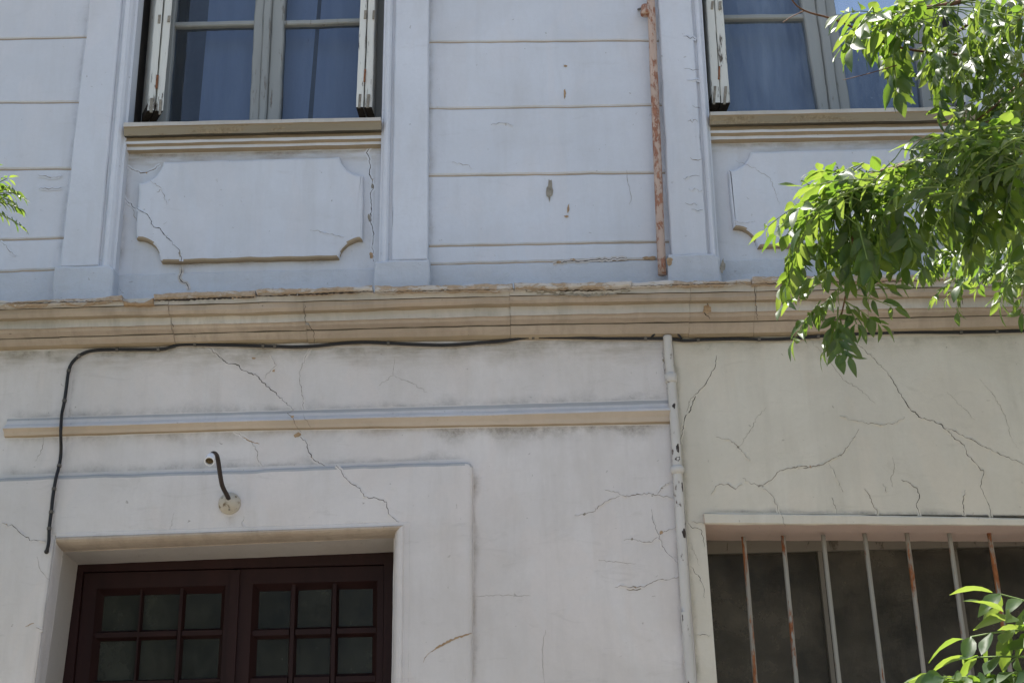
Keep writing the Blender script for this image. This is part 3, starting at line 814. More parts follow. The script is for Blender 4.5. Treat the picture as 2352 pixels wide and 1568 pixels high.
# the door: frame, two leaves of small panes
d0, d1 = kl[0][0] - 0.02, kl[5][0] + 0.02
zdh = max(kx[1][1], kx[2][1]) + 0.03
fr = MB()
zf = P(400, 1307, YD).z
fr.add(*box_v(d0, d0 + 0.075, YD, YD + 0.08, 0, zdh)).add(*box_v(d1 - 0.075, d1, YD, YD + 0.08, 0, zdh)).add(*box_v(d0 + 0.075, d1 - 0.075, YD, YD + 0.08, zf, zdh))
door = fr.build('door', M['maroon'], B, label='dark maroon double door with small square panes')
YL = YD + 0.015
def door_leaf(cols, v_rows, x0, x1, uu):
    zt = zf - 0.004
    xs = [(P(a, 1400, YL).x, P(b, 1400, YL).x) for a, b in cols]
    zr = [(P(uu, a, YL).z, P(uu, b, YL).z) for a, b in v_rows]
    pit = zr[0][0] - zr[1][0]
    while len(zr) < 5: zr.append((zr[-1][0] - pit, zr[-1][1] - pit))
    L = MB()
    gx0, gx1 = xs[0][0] - 0.025, xs[-1][1] + 0.025
    gz0, gz1 = zr[-1][1] - 0.025, zr[0][0] + 0.028
    L.add(*box_v(x0, gx0, YL, YL + 0.05, 0.02, zt)).add(*box_v(gx1, x1, YL, YL + 0.05, 0.02, zt))
    L.add(*box_v(gx0, gx1, YL, YL + 0.05, gz1, zt)).add(*box_v(gx0, gx1, YL, YL + 0.05, 0.02, gz0))
    leaf = L.build('door_leaf', M['maroon'], door)
    def bar(a0, a1, b0, b1, vert):
        # bar with chamfered faces, ridge towards the street
        m = MB()
        if vert:
            c = (a0 + a1) / 2
            w2 = (a1 - a0) / 2
            q0 = [(c - w2, YL + 0.045, b0), (c - w2 * 0.45, YL + 0.012, b0), (c + w2 * 0.45, YL + 0.012, b0), (c + w2, YL + 0.045, b0)]
            q1 = [(x, y, b1) for x, y, z in q0]
        else:
            c = (b0 + b1) / 2
            w2 = (b1 - b0) / 2
            q0 = [(a0, YL + 0.045, c - w2), (a0, YL + 0.014, c - w2 * 0.45), (a0, YL + 0.014, c + w2 * 0.45), (a0, YL + 0.045, c + w2)]
            q1 = [(a1, y, z) for x, y, z in q0]
        m.add(*frustum_v(q0, q1))
        m.build('muntin', M['maroon'], door)
    xe = [gx0] + [x for p in xs for x in p][1:-1] + [gx1]
    for i in range(2): bar(xs[i][1], xs[i + 1][0], gz0, gz1, True)
    for j in range(len(zr) - 1):
        for i in range(3):
            xa = gx0 if i == 0 else xs[i][0] - 0.004
            xb = gx1 if i == 2 else xs[i][1] + 0.004
            bar(xa, xb, zr[j + 1][0], zr[j][1], False)
    # moulded rebate round the glazed field
    for (xa, xb, za, zb, ax) in ((gx0, xs[0][0], gz0, gz1, 1), (xs[-1][1], gx1, gz0, gz1, -1)):
        q0 = [(xa, YL + (0.004 if ax > 0 else 0.045), za), (xb, YL + (0.045 if ax > 0 else 0.004), za), (xb, YL + 0.049, za), (xa, YL + 0.049, za)]
        v, f = frustum_v(q0, [(x, y, zb) for x, y, z in q0])
        obj('muntin', v, f, M['maroon'], door)
    for (za, zb, s) in ((zr[0][0], gz1, 1), (gz0, zr[-1][1], -1)):
        q0 = [(gx0, YL + (0.045 if s > 0 else 0.004), za), (gx0, YL + (0.004 if s > 0 else 0.045), zb), (gx0, YL + 0.049, zb), (gx0, YL + 0.049, za)]
        v, f = frustum_v(q0, [(gx1, y, z) for x, y, z in q0])
        obj('muntin', v, f, M['maroon'], door)
    for j in range(len(zr)):
        for i in range(3):
            xa, xb = xs[i][0] - 0.008, xs[i][1] + 0.008
            za, zb = zr[j][1] - 0.008, zr[j][0] + 0.008
            t = random.uniform(-0.002, 0.002)
            obj('pane', [(xa, YL + 0.042, za), (xb, YL + 0.042 + t, za), (xb, YL + 0.042 - t, zb), (xa, YL + 0.042, zb)], [(0, 1, 2, 3)], M['glass_door'], door)
xm = P(534, 1450, YL).x
door_leaf(((231, 315), (324, 405), (421, 502)), ((1362, 1441), (1466, 1556)), d0 + 0.078, xm - 0.004, 366)
door_leaf(((591, 662), (681, 757), (776, 853)), ((1351, 1435), (1462, 1544)), xm + 0.004, d1 - 0.078, 722)
obj('door_astragal', *box_v(xm - 0.018, xm + 0.022, YL - 0.016, YL - 0.001, 0.03, zf - 0.01), M['maroon'], door)

# lower right window: lip, soffit, frame, glass and iron grille
YF2 = 0.26
lipA, lipB = (P(1621, 1190, -0.05).x, wrx + 0.02)
wr = MB()
LR = [(-0.046, [(1626, 1178), (1990, 1182), (2352, 1190)]), (-0.052, [(1626, 1180), (1990, 1185), (2352, 1193)]), (-0.052, [(1622, 1200), (1990, 1202), (2352, 1205)]), (-0.044, [(1620, 1204), (1990, 1205), (2352, 1207)])]
v, f, ids = moulding_v(LR, wl - 0.004, lipB, 0.05, 0.003, 0.26, 5.0)
zfr = P(1990, 1241, YF2).z
fr = MB()
zbot = zsill
x0w, x1w = wl, wrx
fr.add(*box_v(x0w - 0.03, x0w + 0.022, YF2, YF2 + 0.05, zbot, zfr + 0.06)).add(*box_v(x0w + 0.022, x1w, YF2, YF2 + 0.05, P(1990, 1262, YF2).z, zfr + 0.06)).add(*box_v(x0w + 0.022, x1w, YF2, YF2 + 0.05, zbot, zbot + 0.06))
for a, b in (((1881, 1255), (1912, 1568)), ((2191, 1255), (2233, 1568))):
    xa = (P(*a, YF2).x + P(*b, YF2).x) / 2
    fr.add(*box_v(xa - 0.006, xa + 0.012, YF2 - 0.004, YF2 + 0.045, zbot + 0.062, P(1990, 1263, YF2).z))
win = fr.build('window', M['frame_grey'], B, label='dark ground floor window behind rusty iron bars')
obj('window_lintel', v, f, [M['pink'], M['cream'], M['ochre']], win, [{-1: 1, 0: 1, 1: 1, 2: 1, 3: 0}.get(k, 0) for k in ids])
obj('window_sill', *box_v(x0w - 0.05, x1w + 0.02, -0.09, 0.25, zsill - 0.06, zsill + 0.003), M['lower'], win)
divs = [x0w + 0.02] + [(P(*a, YF2).x + P(*b, YF2).x) / 2 for a, b in (((1881, 1255), (1912, 1568)), ((2191, 1255), (2233, 1568)))] + [x1w]
for i in range(3):
    obj('pane', [(divs[i], YF2 + 0.022, zbot + 0.06), (divs[i + 1], YF2 + 0.022, zbot + 0.06), (divs[i + 1], YF2 + 0.022, zfr), (divs[i], YF2 + 0.022, zfr)], [(0, 1, 2, 3)], M['glass_low'], win)
grille = MB()
YB = 0.10
zgt = P(1990, 1246, YB).z
bars = [((1709, 1248), (1736, 1568)), ((1800, 1248), (1830, 1568)), ((1893, 1251), (1928, 1568)), ((1989, 1251), (2028.5, 1568)), ((2086, 1251), (2125, 1568)), ((2184, 1251), (2228, 1568)), ((2276, 1251), (2325, 1568)), ((2372, 1251), (2428, 1568)), ((2468, 1251), (2530, 1568)), ((2564, 1251), (2632, 1568))]
grille.add(*box_v(wl + 0.004, wrx, YB + 0.012, YB + 0.02, zbot + 0.12, zbot + 0.15))
g = grille.build('window_grille', M['bar_paint'], B)
for i, (a, b) in enumerate(bars):
    pa, pb = P(*a, YB), P(*b, YB)
    zt = zfr - 0.004
    xa = pa.x + (pb.x - pa.x) * (zt - pa.z) / (pb.z - pa.z)
    xb = pa.x + (pb.x - pa.x) * (1.3 - pa.z) / (pb.z - pa.z)
    pts = [(xa + (xb - xa) * t + 0.002 * n3(t * 4, i * 3.0, 0), YB, zt + (zbot - zt) * t) for t in [k / 24 for k in range(25)]]
    v, f = tube_v(pts, [0.0102 + 0.0006 * n3(k * 0.7, i, 1) for k in range(25)], 8)
    obj('bar', v, f, M['bar_rust'] if i in (0, 4, 6) else M['bar_paint'], g, smooth=True)

# closing the shell of the building: side walls, floor, roof, dark rooms behind the openings
shell = [('side_wall', (XL - 0.2, XL - 0.001, 0.0, 8.0, 0, ZT)), ('side_wall', (XR + 0.001, XR + 0.2, 0.0, 8.0, 0, ZT)), ('rear_wall', (XL, XR, 7.8, 8.0, 0, ZT))]
for nm, b in shell: obj(nm, *box_v(*b), M['upper'], B)
obj('roof', *box_v(XL - 0.2, XR + 0.2, -0.12, 8.1, ZT + 0.002, ZT + 0.35), M['upper'], B)
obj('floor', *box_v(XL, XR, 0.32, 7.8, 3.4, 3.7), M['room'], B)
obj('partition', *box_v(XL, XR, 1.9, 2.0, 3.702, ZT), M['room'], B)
obj('partition', *box_v(XL, XR, 1.5, 1.6, 0.0, 3.398), M['recess_shade'], B)

# ------------------------------------------------------------------ cracks and lost plaster
def crack(pts, y, w=2.0, mat='crack', jit=2.2, seed=0):
    rnd = random.Random(seed + int(pts[0][0] * 7 + pts[0][1]))
    q = []
    for i in range(len(pts) - 1):
        (ua, va), (ub, vb) = pts[i], pts[i + 1]
        L = math.hypot(ub - ua, vb - va)
        k = max(1, int(L / 4.5))
        for j in range(k):
            t = j / k
            q.append((ua + (ub - ua) * t + (rnd.uniform(-jit, jit) if j else 0), va + (vb - va) * t + (rnd.uniform(-jit, jit) if j else 0)))
    q.append(pts[-1])
    n = len(q)
    v, f = [], []
    for i, (u, vv) in enumerate(q):
        a, b = q[max(0, i - 1)], q[min(n - 1, i + 1)]
        dx, dy = b[0] - a[0], b[1] - a[1]
        L = math.hypot(dx, dy) or 1
        t = i / (n - 1)
        ww = w * (0.35 + 0.65 * math.sin(math.pi * min(1, max(0, t * 0.9 + 0.05)))) * rnd.uniform(0.4, 1.3) * 0.40
        nx, ny = -dy / L * ww, dx / L * ww
        v += [P(u + nx, vv + ny, y), P(u - nx, vv - ny, y)]
    for i in range(n - 1): f.append((2 * i, 2 * i + 1, 2 * i + 3, 2 * i + 2))
    ids = [0] * len(f)
    if w >= 1.3 and mat in ('crack', 'fine_crack') and y > -0.058:
        for sd in (0, 1):                  # paint lifted along the edge of the crack
            b0 = len(v)
            ph = rnd.uniform(0, 50)
            for i in range(n):
                base = v[2 * i + sd]
                mid = (v[2 * i] + v[2 * i + 1]) / 2
                o = base - mid
                o = o.normalized() if o.length > 1e-6 else Vector((1, 0, 0))
                lift = max(0.0, n3(i * 0.23, ph, sd * 9.0) + 0.1) * 0.0045
                v += [base + Vector((0, -lift, 0)), base + o * 0.0085 + Vector((0, 0.0004, 0))]
            for i in range(n - 1):
                f.append((b0 + 2 * i, b0 + 2 * i + 1, b0 + 2 * i + 3, b0 + 2 * i + 2))
                ids.append(1)
    wall = 'upper' if pts[0][1] < 600 else ('cream' if pts[0][0] > 1565 else 'lower')
    obj('crack', v, f, [M[mat], M[wall]], B, ids)
    if w >= 1.8 and mat != 'bare' and len(q) > 14 and rnd.random() < 0.8:
        for _ in range(max(1, len(q) // 22)):
            (u, vv) = q[rnd.randint(2, n - 3)]
            patch(u + rnd.uniform(-1, 1), vv + rnd.uniform(-1, 1), rnd.uniform(2, 5), rnd.uniform(1.5, 3.5), y - 0.0005, rnd.choice(['bare_grey', 'bare_grey', 'bare']), rnd.uniform(0, 3), rnd.randint(0, 99))
def patch(cu, cv, ru, rv, y, mat='bare', rot=0.0, seed=1):
    rnd = random.Random(seed + int(cu))
    N = 15
    v = []
    for k in range(N):
        a = 2 * math.pi * k / N
        r = rnd.uniform(0.62, 1.12)
        x, z = ru * r * math.cos(a), rv * r * math.sin(a)
        c, s = math.cos(rot), math.sin(rot)
        v.append(P(cu + x * c - z * s, cv + x * s + z * c, y))
    obj('bare_patch', v, [tuple(range(N))], M[mat], B)
sp, pn, lo, su, co, pf, cn = YS - 0.0008, YS - 0.0308, YW - 0.0008, ys - 0.0008, YC - 0.0008, YP - 0.0008, None
F_, C_ = 'fine_crack', 'crack'
crack([(285, 448), (292, 462), (312, 479)], sp, 2)
crack([(315, 479), (338, 492), (343, 500), (351, 518), (359, 523), (368, 525), (378, 540), (400, 563), (410, 572)], pn, 2.4)
crack([(410, 572), (417, 592), (416, 600)], pn, 3)
patch(414, 582, 4, 9, pn - 0.0004, 'bare_grey')
crack([(416, 612), (416, 628), (413, 634), (416, 645), (428, 650), (434, 666)], YS - 0.008, 2.6)
crack([(864, 318), (850, 340), (841, 351), (848, 362), (851, 380), (848, 400), (858, 425), (858, 430), (851, 450), (853, 480), (851, 510), (857, 532), (856, 560), (858, 600)], sp, 2.6)
patch(855, 428, 3, 7, sp - 0.0004, 'bare_grey')
patch(848, 500, 4, 9, sp - 0.0004, 'bare_grey')
patch(853, 586, 5, 9, sp - 0.0004, 'bare')
crack([(290, 380), (310, 393), (330, 397), (352, 390), (368, 378)], sp, 2.2, F_)
crack([(345, 415), (365, 428), (372, 434), (383, 470)], pn, 1.6, F_)
crack([(372, 434), (360, 442)], pn, 1.4, F_)
crack([(712, 528), (740, 533), (790, 545)], pn, 1.3, F_)
crack([(290, 465), (305, 480), (315, 510)], sp, 1.2, F_)
# the long diagonal of the ground floor
crack([(478, 798), (500, 815), (520, 833), (532, 835), (545, 838), (560, 851), (572, 857), (590, 863), (610, 882), (640, 910), (674, 940)], lo, 2.6)
crack([(674, 941), (660, 948), (674, 962), (680, 978), (692, 992)], -0.0858, 2.0, F_)
crack([(690, 1003), (706, 1020), (708, 1035), (718, 1052), (733, 1064), (746, 1069)], lo, 2.4)
patch(683, 998, 10, 6, lo - 0.0004, 'bare', -0.5)
crack([(772, 1068), (784, 1080), (790, 1095), (812, 1113), (828, 1122), (836, 1140), (848, 1144), (864, 1143), (888, 1152), (893, 1180), (925, 1206)], su, 2.0)
crack([(536, 990), (553, 1000), (572, 1012), (580, 1018), (592, 1040), (592, 1055), (603, 1070)], lo, 1.6, F_)
crack([(555, 1001), (572, 1012), (596, 1019)], lo - 0.0003, 4.0, 'bare', 1.2)
crack([(714, 800), (702, 818), (690, 850), (688, 868), (692, 893), (697, 925), (697, 945)], lo, 1.5, F_)
crack([(697, 950), (700, 962), (708, 972), (712, 985)], -0.086, 1.4, F_)
crack([(622, 815), (635, 838), (628, 845), (605, 870)], lo, 1.3, F_)
patch(583, 823, 5, 2.5, lo, 'bare')
patch(628, 850, 4, 5, lo, 'bare')
crack([(905, 820), (903, 862), (870, 885)], lo, 0.9, F_)
crack([(903, 862), (950, 882), (980, 900)], lo, 0.9, F_)
# beside the white pipe
crack([(1645, 815), (1642, 845), (1632, 862), (1622, 880), (1610, 893), (1597, 905), (1590, 930), (1580, 950), (1572, 965), (1565, 1000), (1564, 1020)], lo, 2.6)
crack([(1597, 905), (1582, 925), (1577, 945), (1580, 952)], lo, 1.5, F_)
crack([(1522, 800), (1526, 850), (1530, 880), (1540, 910), (1548, 945), (1543, 985), (1545, 1020), (1550, 1070), (1548, 1085), (1556, 1130)], lo, 1.8)
crack([(1548, 1130), (1556, 1180), (1558, 1240), (1564, 1290), (1566, 1350), (1570, 1420), (1573, 1500), (1582, 1568)], lo, 2.0)
crack([(1320, 1183), (1345, 1180), (1362, 1175), (1380, 1160), (1395, 1150), (1425, 1137)], lo, 2.0, F_)
crack([(1390, 1125), (1410, 1128), (1427, 1136), (1445, 1140), (1470, 1135), (1495, 1133), (1510, 1136), (1545, 1143)], lo, 2.2, F_)
crack([(1510, 1134), (1518, 1120), (1540, 1106)], lo, 1.5, F_)
patch(1520, 1119, 6, 3.5, lo - 0.0003, 'bare_grey', -0.3)
crack([(1433, 1240), (1457, 1238), (1475, 1244), (1495, 1245), (1515, 1230), (1522, 1222), (1553, 1210)], lo, 1.9, F_)
patch(1519, 1222, 6, 4, lo - 0.0003, 'bare', -0.6)
crack([(1496, 1168), (1500, 1195), (1512, 1225), (1520, 1250), (1535, 1272), (1557, 1292)], lo, 1.4)
crack([(1412, 1348), (1430, 1345), (1445, 1349), (1480, 1347), (1515, 1330), (1530, 1331), (1561, 1323)], lo, 2.0, F_)
patch(1457, 1350, 19, 5.5, lo - 0.0003, 'bare_grey', -0.05)
crack([(1375, 1285), (1410, 1290), (1460, 1293)], lo, 1.1, F_)
crack([(1580, 1200), (1590, 1212), (1610, 1216), (1616, 1235), (1619, 1255)], lo, 1.8)
crack([(1588, 1198), (1620, 1200)], lo, 1.5)
crack([(1586, 1300), (1605, 1322), (1615, 1345), (1619, 1372)], lo, 1.6)
crack([(1600, 1457), (1632, 1458)], lo, 1.6)
crack([(1585, 1245), (1595, 1270), (1606, 1298)], lo, 1.0, F_)
# right bay
crack([(1955, 785), (1985, 802), (2005, 822), (2035, 852), (2050, 872), (2062, 895), (2078, 920), (2090, 938), (2110, 957), (2140, 965), (2165, 977), (2190, 1003), (2215, 1022), (2222, 1045), (2245, 1068), (2260, 1085), (2252, 1115), (2262, 1140), (2272, 1160), (2278, 1188)], lo, 2.4)
crack([(2165, 977), (2195, 990), (2220, 1005), (2260, 1025), (2300, 1045), (2360, 1068)], lo, 1.8)
crack([(1865, 785), (1905, 830), (1935, 870), (1975, 895), (2010, 925)], lo, 1.0, F_)
crack([(1645, 1003), (1668, 1008), (1686, 1016), (1698, 1030), (1708, 1040), (1722, 1056)], lo, 1.8, F_)
crack([(1690, 1035), (1712, 1005), (1725, 985), (1738, 958), (1760, 935)], lo, 0.9, F_)
crack([(1633, 1135), (1648, 1114), (1672, 1111), (1688, 1122), (1705, 1112)], lo, 1.8, F_)
crack([(1672, 1112), (1690, 1124)], lo - 0.0002, 3.5, 'bare_grey')
crack([(1706, 1097), (1722, 1108), (1747, 1116), (1770, 1103), (1788, 1083), (1806, 1076), (1832, 1071), (1862, 1072), (1885, 1068), (1905, 1058), (1935, 1042), (1952, 1018), (1973, 985)], lo, 2.2, F_)
crack([(1790, 1081), (1820, 1074), (1862, 1072), (1885, 1067)], lo - 0.0002, 3.4, 'bare_grey')
crack([(1747, 1116), (1762, 1126), (1776, 1140), (1786, 1165), (1788, 1182)], lo, 1.4, F_)
patch(1747, 1116, 7, 3.5, lo - 0.0003, 'bare_grey')
crack([(1928, 955), (1960, 965), (1990, 971), (2030, 975), (2060, 970), (2078, 958)], lo, 1.6, F_)
crack([(2050, 1050), (2055, 1075), (2046, 1100), (2052, 1118)], lo, 1.2, F_)
crack([(1900, 1060), (1915, 1080), (1925, 1105), (1937, 1130)], lo, 1.4)
crack([(1910, 1142), (1918, 1160), (1922, 1180)], lo, 1.6)
crack([(1985, 1122), (1998, 1138), (2005, 1158), (2014, 1170), (2013, 1182)], lo, 2.2, F_)
crack([(2070, 1101), (2090, 1110), (2108, 1124), (2112, 1138), (2105, 1160), (2112, 1184)], lo, 2.2)
crack([(2072, 1102), (2090, 1110), (2107, 1123)], lo - 0.0002, 5, 'bare_grey')
crack([(2028, 1110), (2036, 1130)], lo, 1.4)
crack([(2217, 1125), (2212, 1150), (2213, 1184)], lo, 2.2)
crack([(2250, 870), (2285, 910), (2310, 960), (2325, 1010), (2340, 1030)], lo, 0.8, F_)
crack([(2175, 900), (2210, 935), (2240, 965)], lo, 0.8, F_)
crack([(1795, 1180), (1803, 1208)], -0.0528, 1.2)
# ground floor, left
crack([(5, 1200), (18, 1207), (27, 1204), (45, 1222), (60, 1233), (72, 1241), (104, 1242)], su, 2.0)
crack([(85, 1278), (90, 1302), (105, 1325), (118, 1333)], su, 1.1, F_)
crack([(58, 1438), (70, 1432), (78, 1430)], su, 3, 'bare')
crack([(82, 1440), (98, 1445)], su, 1.6, F_)
crack([(972, 1520), (982, 1502), (997, 1490)], su, 2, 'bare')
crack([(990, 1496), (1010, 1482), (1032, 1472), (1052, 1463), (1083, 1454)], su, 6.5, 'bare', 1.6)
crack([(98, 965), (103, 990), (100, 1010), (94, 1040), (80, 1058)], lo, 1.2, F_)
crack([(560, 1185), (556, 1205), (561, 1212)], su, 1.3, F_)
crack([(400, 1178), (395, 1200), (388, 1220)], su, 0.9, F_)
crack([(1085, 1368), (1150, 1366), (1218, 1368)], lo, 1.0, F_)
crack([(1253, 1445), (1245, 1490), (1247, 1520), (1250, 1568)], lo, 1.0, F_)
# upper storey hairlines on the right pilaster and courses
for (a, b, vv, w) in ((1568, 1600, 85, 2.0), (1572, 1610, 158, 1.6), (1580, 1608, 188, 2.0), (1590, 1610, 246, 1.8), (1578, 1603, 279, 2.0), (1585, 1612, 363, 2.2), (1568, 1605, 409, 2.4), (1582, 1612, 436, 1.6), (1575, 1602, 465, 2.0), (1590, 1613, 484, 2.6)):
    hr = random.Random(vv)
    m_ = hr.randint(3, 6)
    slope = hr.uniform(-6, 7)
    crack([(a + (b - a) * k / m_ + hr.uniform(-2, 2), vv + slope * k / m_ + hr.uniform(-4, 4)) for k in range(m_ + 1)], pf, w * hr.uniform(0.6, 1.1), hr.choice([F_, F_, C_]), 1.8)
    if hr.random() < 0.5: patch(b - hr.uniform(2, 15), vv + slope, hr.uniform(3, 6), hr.uniform(1, 2.4), pf - 0.0004, 'bare_grey', 0.1)
crack([(1128, 287), (1140, 286), (1145, 283), (1160, 284), (1178, 289)], co, 1.8, F_)
crack([(1038, 373), (1060, 377), (1078, 380), (1084, 388)], co, 1.6, F_)
crack([(88, 402), (110, 407), (140, 406)], co, 2.0, F_)
crack([(90, 434), (115, 434), (140, 431)], co, 1.8, F_)
crack([(0, 555), (14, 563), (20, 575), (35, 588)], co, 1.6, F_)
crack([(1440, 390), (1442, 420), (1450, 450), (1445, 470)], co, 1.0, F_)
patch(1262, 437, 8, 26, co, 'bare_grey', 0.1)
patch(1305, 480, 3, 12, co, 'bare', 0.1)
patch(1301, 497, 6, 3, co, 'bare')
patch(1299, 152, 5, 3, co, 'bare')
patch(1297, 215, 3, 12, co, 'bare')
crack([(1270, 606), (1310, 600), (1380, 596), (1440, 592)], YC - 0.0015, 2.6)
patch(1283, 602, 7, 4, YC - 0.002, 'bare')
patch(1316, 596, 8, 3, YC - 0.002, 'bare')
patch(1493, 593, 18, 5, YC - 0.002, 'bare')
patch(1538, 600, 8, 12, YP - 0.0235, 'bare', 0.1)
patch(1660, 612, 6, 18, YP - 0.0235, 'bare_grey', 0.1)
crack([(1690, 370), (1730, 385), (1770, 410), (1790, 470)], pn, 0.9, F_)
crack([(1687, 507), (1705, 511), (1722, 510)], pn, 1.4, F_)
# crevice shade and losses on the cornice
for pts_, w_ in SLAB_CREVICE_SHADE: crack(pts_, -0.2455, w_, 'crack', 1.0)  # dark strips drawn over the slab edges as shaded crevices
crack([(1208, 668), (1250, 672), (1300, 676), (1350, 678), (1400, 676), (1448, 668)], -0.2175, 9, 'bare_grey', 3)
crack([(1200, 666), (1280, 667), (1360, 668), (1445, 664)], -0.2178, 4, 'crack', 1.5)
crack([(1622, 690), (1628, 706), (1618, 718), (1630, 732)], -0.151, 3, 'crack')
patch(1624, 710, 11, 13, -0.1512, 'bare')
crack([(1732, 655), (1735, 690), (1740, 735)], -0.2135, 2.0)
crack([(700, 700), (701, 735), (720, 760), (722, 790)], -0.2135, 1.8)
crack([(2100, 645), (2120, 655), (2160, 652), (2206, 657)], -0.2135, 2.5)
crack([(2205, 655), (2208, 680), (2212, 700)], -0.2135, 2.5)
crack([(2260, 650), (2290, 655), (2330, 662)], -0.2135, 1.5)
crack([(393, 735), (398, 752)], -0.1495, 2)

# ragged strips: dirt under lamp, cable and cornice, darker tone along edges and creases
def strip_mat(name, col):
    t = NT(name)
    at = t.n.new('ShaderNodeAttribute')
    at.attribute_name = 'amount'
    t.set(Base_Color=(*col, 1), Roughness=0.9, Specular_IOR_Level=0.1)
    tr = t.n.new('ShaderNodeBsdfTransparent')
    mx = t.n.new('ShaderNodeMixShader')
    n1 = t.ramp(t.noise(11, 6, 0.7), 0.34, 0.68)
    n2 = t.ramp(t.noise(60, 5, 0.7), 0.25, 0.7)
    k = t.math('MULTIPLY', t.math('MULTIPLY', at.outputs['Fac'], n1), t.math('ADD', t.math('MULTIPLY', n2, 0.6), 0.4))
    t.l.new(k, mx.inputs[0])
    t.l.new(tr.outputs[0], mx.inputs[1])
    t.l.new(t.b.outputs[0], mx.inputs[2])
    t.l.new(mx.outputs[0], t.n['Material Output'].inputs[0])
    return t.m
M['tone_brown'] = strip_mat('brown_dirt_edge_tone', (0.25, 0.185, 0.11))
M['tone_grey'] = strip_mat('grey_dirt_edge_tone', (0.22, 0.225, 0.23))
M['tone_olive'] = strip_mat('olive_dirt_edge_tone', (0.26, 0.23, 0.15))
def stain(line, du, dv, y, mat, amt):  # draws dirt strips and the darker tone along edges alike
    # a strip along a line of photo points, strongest on the line and fading out at (du, dv) from it
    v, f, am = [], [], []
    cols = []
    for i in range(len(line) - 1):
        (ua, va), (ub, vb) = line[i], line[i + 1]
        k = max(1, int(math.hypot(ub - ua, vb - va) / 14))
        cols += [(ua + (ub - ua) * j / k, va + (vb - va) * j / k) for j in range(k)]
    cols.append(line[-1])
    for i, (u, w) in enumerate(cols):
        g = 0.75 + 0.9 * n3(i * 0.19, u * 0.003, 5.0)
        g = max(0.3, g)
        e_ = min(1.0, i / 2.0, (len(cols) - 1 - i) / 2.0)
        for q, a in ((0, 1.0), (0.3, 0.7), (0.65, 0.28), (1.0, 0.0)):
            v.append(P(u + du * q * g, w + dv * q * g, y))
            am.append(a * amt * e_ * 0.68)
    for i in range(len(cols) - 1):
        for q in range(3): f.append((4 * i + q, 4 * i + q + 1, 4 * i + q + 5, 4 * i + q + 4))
    o = obj('dirt_edge_tone', v, f, M[mat], B)
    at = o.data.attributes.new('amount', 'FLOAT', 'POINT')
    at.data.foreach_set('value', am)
yl, yu = lo + 0.0003, su + 0.0003
stain([(512, 1182), (528, 1186), (544, 1182)], -2, 42, yu, 'tone_brown', 0.75)
stain([(1087.5, 1072), (1088, 1300), (1087, 1568)], 17, 0, yl, 'tone_brown', 0.75)
stain([(15, 1008), (588, 990), (1130, 982), (1536, 975)], 0, 34, yl, 'tone_brown', 0.6)
stain([(1000, 984), (1300, 979), (1536, 975)], 0, 60, yl - 0.0002, 'tone_olive', 0.45)
stain([(15, 960), (588, 943), (1130, 928), (1534, 916)], 0, -26, yl, 'tone_grey', 0.6)
stain([(0, 1091), (588, 1071), (1070, 1053)], 0, -24, yl, 'tone_grey', 0.6)
stain([(987, -40), (986, 300), (985, 590)], 17, 0, co + 0.0003, 'tone_brown', 0.55)
stain([(296, 352), (284, 480), (270, 640)], 20, 2, sp + 0.0003, 'tone_brown', 0.5)
stain([(864, 352), (860, 480), (856, 600)], -16, 2, sp + 0.0003, 'tone_brown', 0.4)
stain([(296, 356), (588, 350), (866, 344)], 0, 22, sp + 0.0001, 'tone_brown', 0.8)
stain([(1640, 332), (1880, 328), (2120, 322)], 0, 18, sp + 0.0001, 'tone_brown', 0.8)
stain([(375, 607), (580, 600), (775, 595)], 0, 14, sp - 0.0065, 'tone_brown', 0.8)
stain([(170, 845), (160, 930), (152, 990), (148, 1060)], 16, 2, yl, 'tone_brown', 0.7)
stain([(133, 1100), (124, 1170), (116, 1240)], 14, 2, yu, 'tone_brown', 0.7)
stain([(1546, 800), (1562, 960), (1570, 1100), (1584, 1300), (1602, 1568)], 18, 0, yl, 'tone_olive', 0.75)
stain([(1530, 800), (1543, 960), (1550, 1100), (1560, 1300), (1572, 1568)], -12, 0, yl, 'tone_brown', 0.45)
stain([(1628, 1175), (1990, 1179), (2352, 1187)], 0, -13, yl, 'tone_grey', 0.9)  # dark gap above the lintel, painted on as a grey strip
stain([(0, 806), (160, 806)], 0, 46, yl, 'tone_olive', 0.9)
stain([(210, 812), (420, 797), (640, 800)], 0, 44, yl, 'tone_olive', 0.8)
stain([(640, 800), (1000, 797), (1250, 782), (1520, 784)], 0, 52, yl, 'tone_olive', 0.6)
stain([(1560, 788), (1900, 778), (2352, 768)], 0, 44, yl, 'tone_olive', 0.6)
stain([(206 - 3, 20), (172, 300), (138, 600)], -16, 0, co + 0.0003, 'tone_grey', 0.5)
stain([(1512, 20), (1528, 300), (1540, 570)], -24, 0, co + 0.0003, 'tone_grey', 0.55)  # greys the wall between the rusty pipe and the pilaster
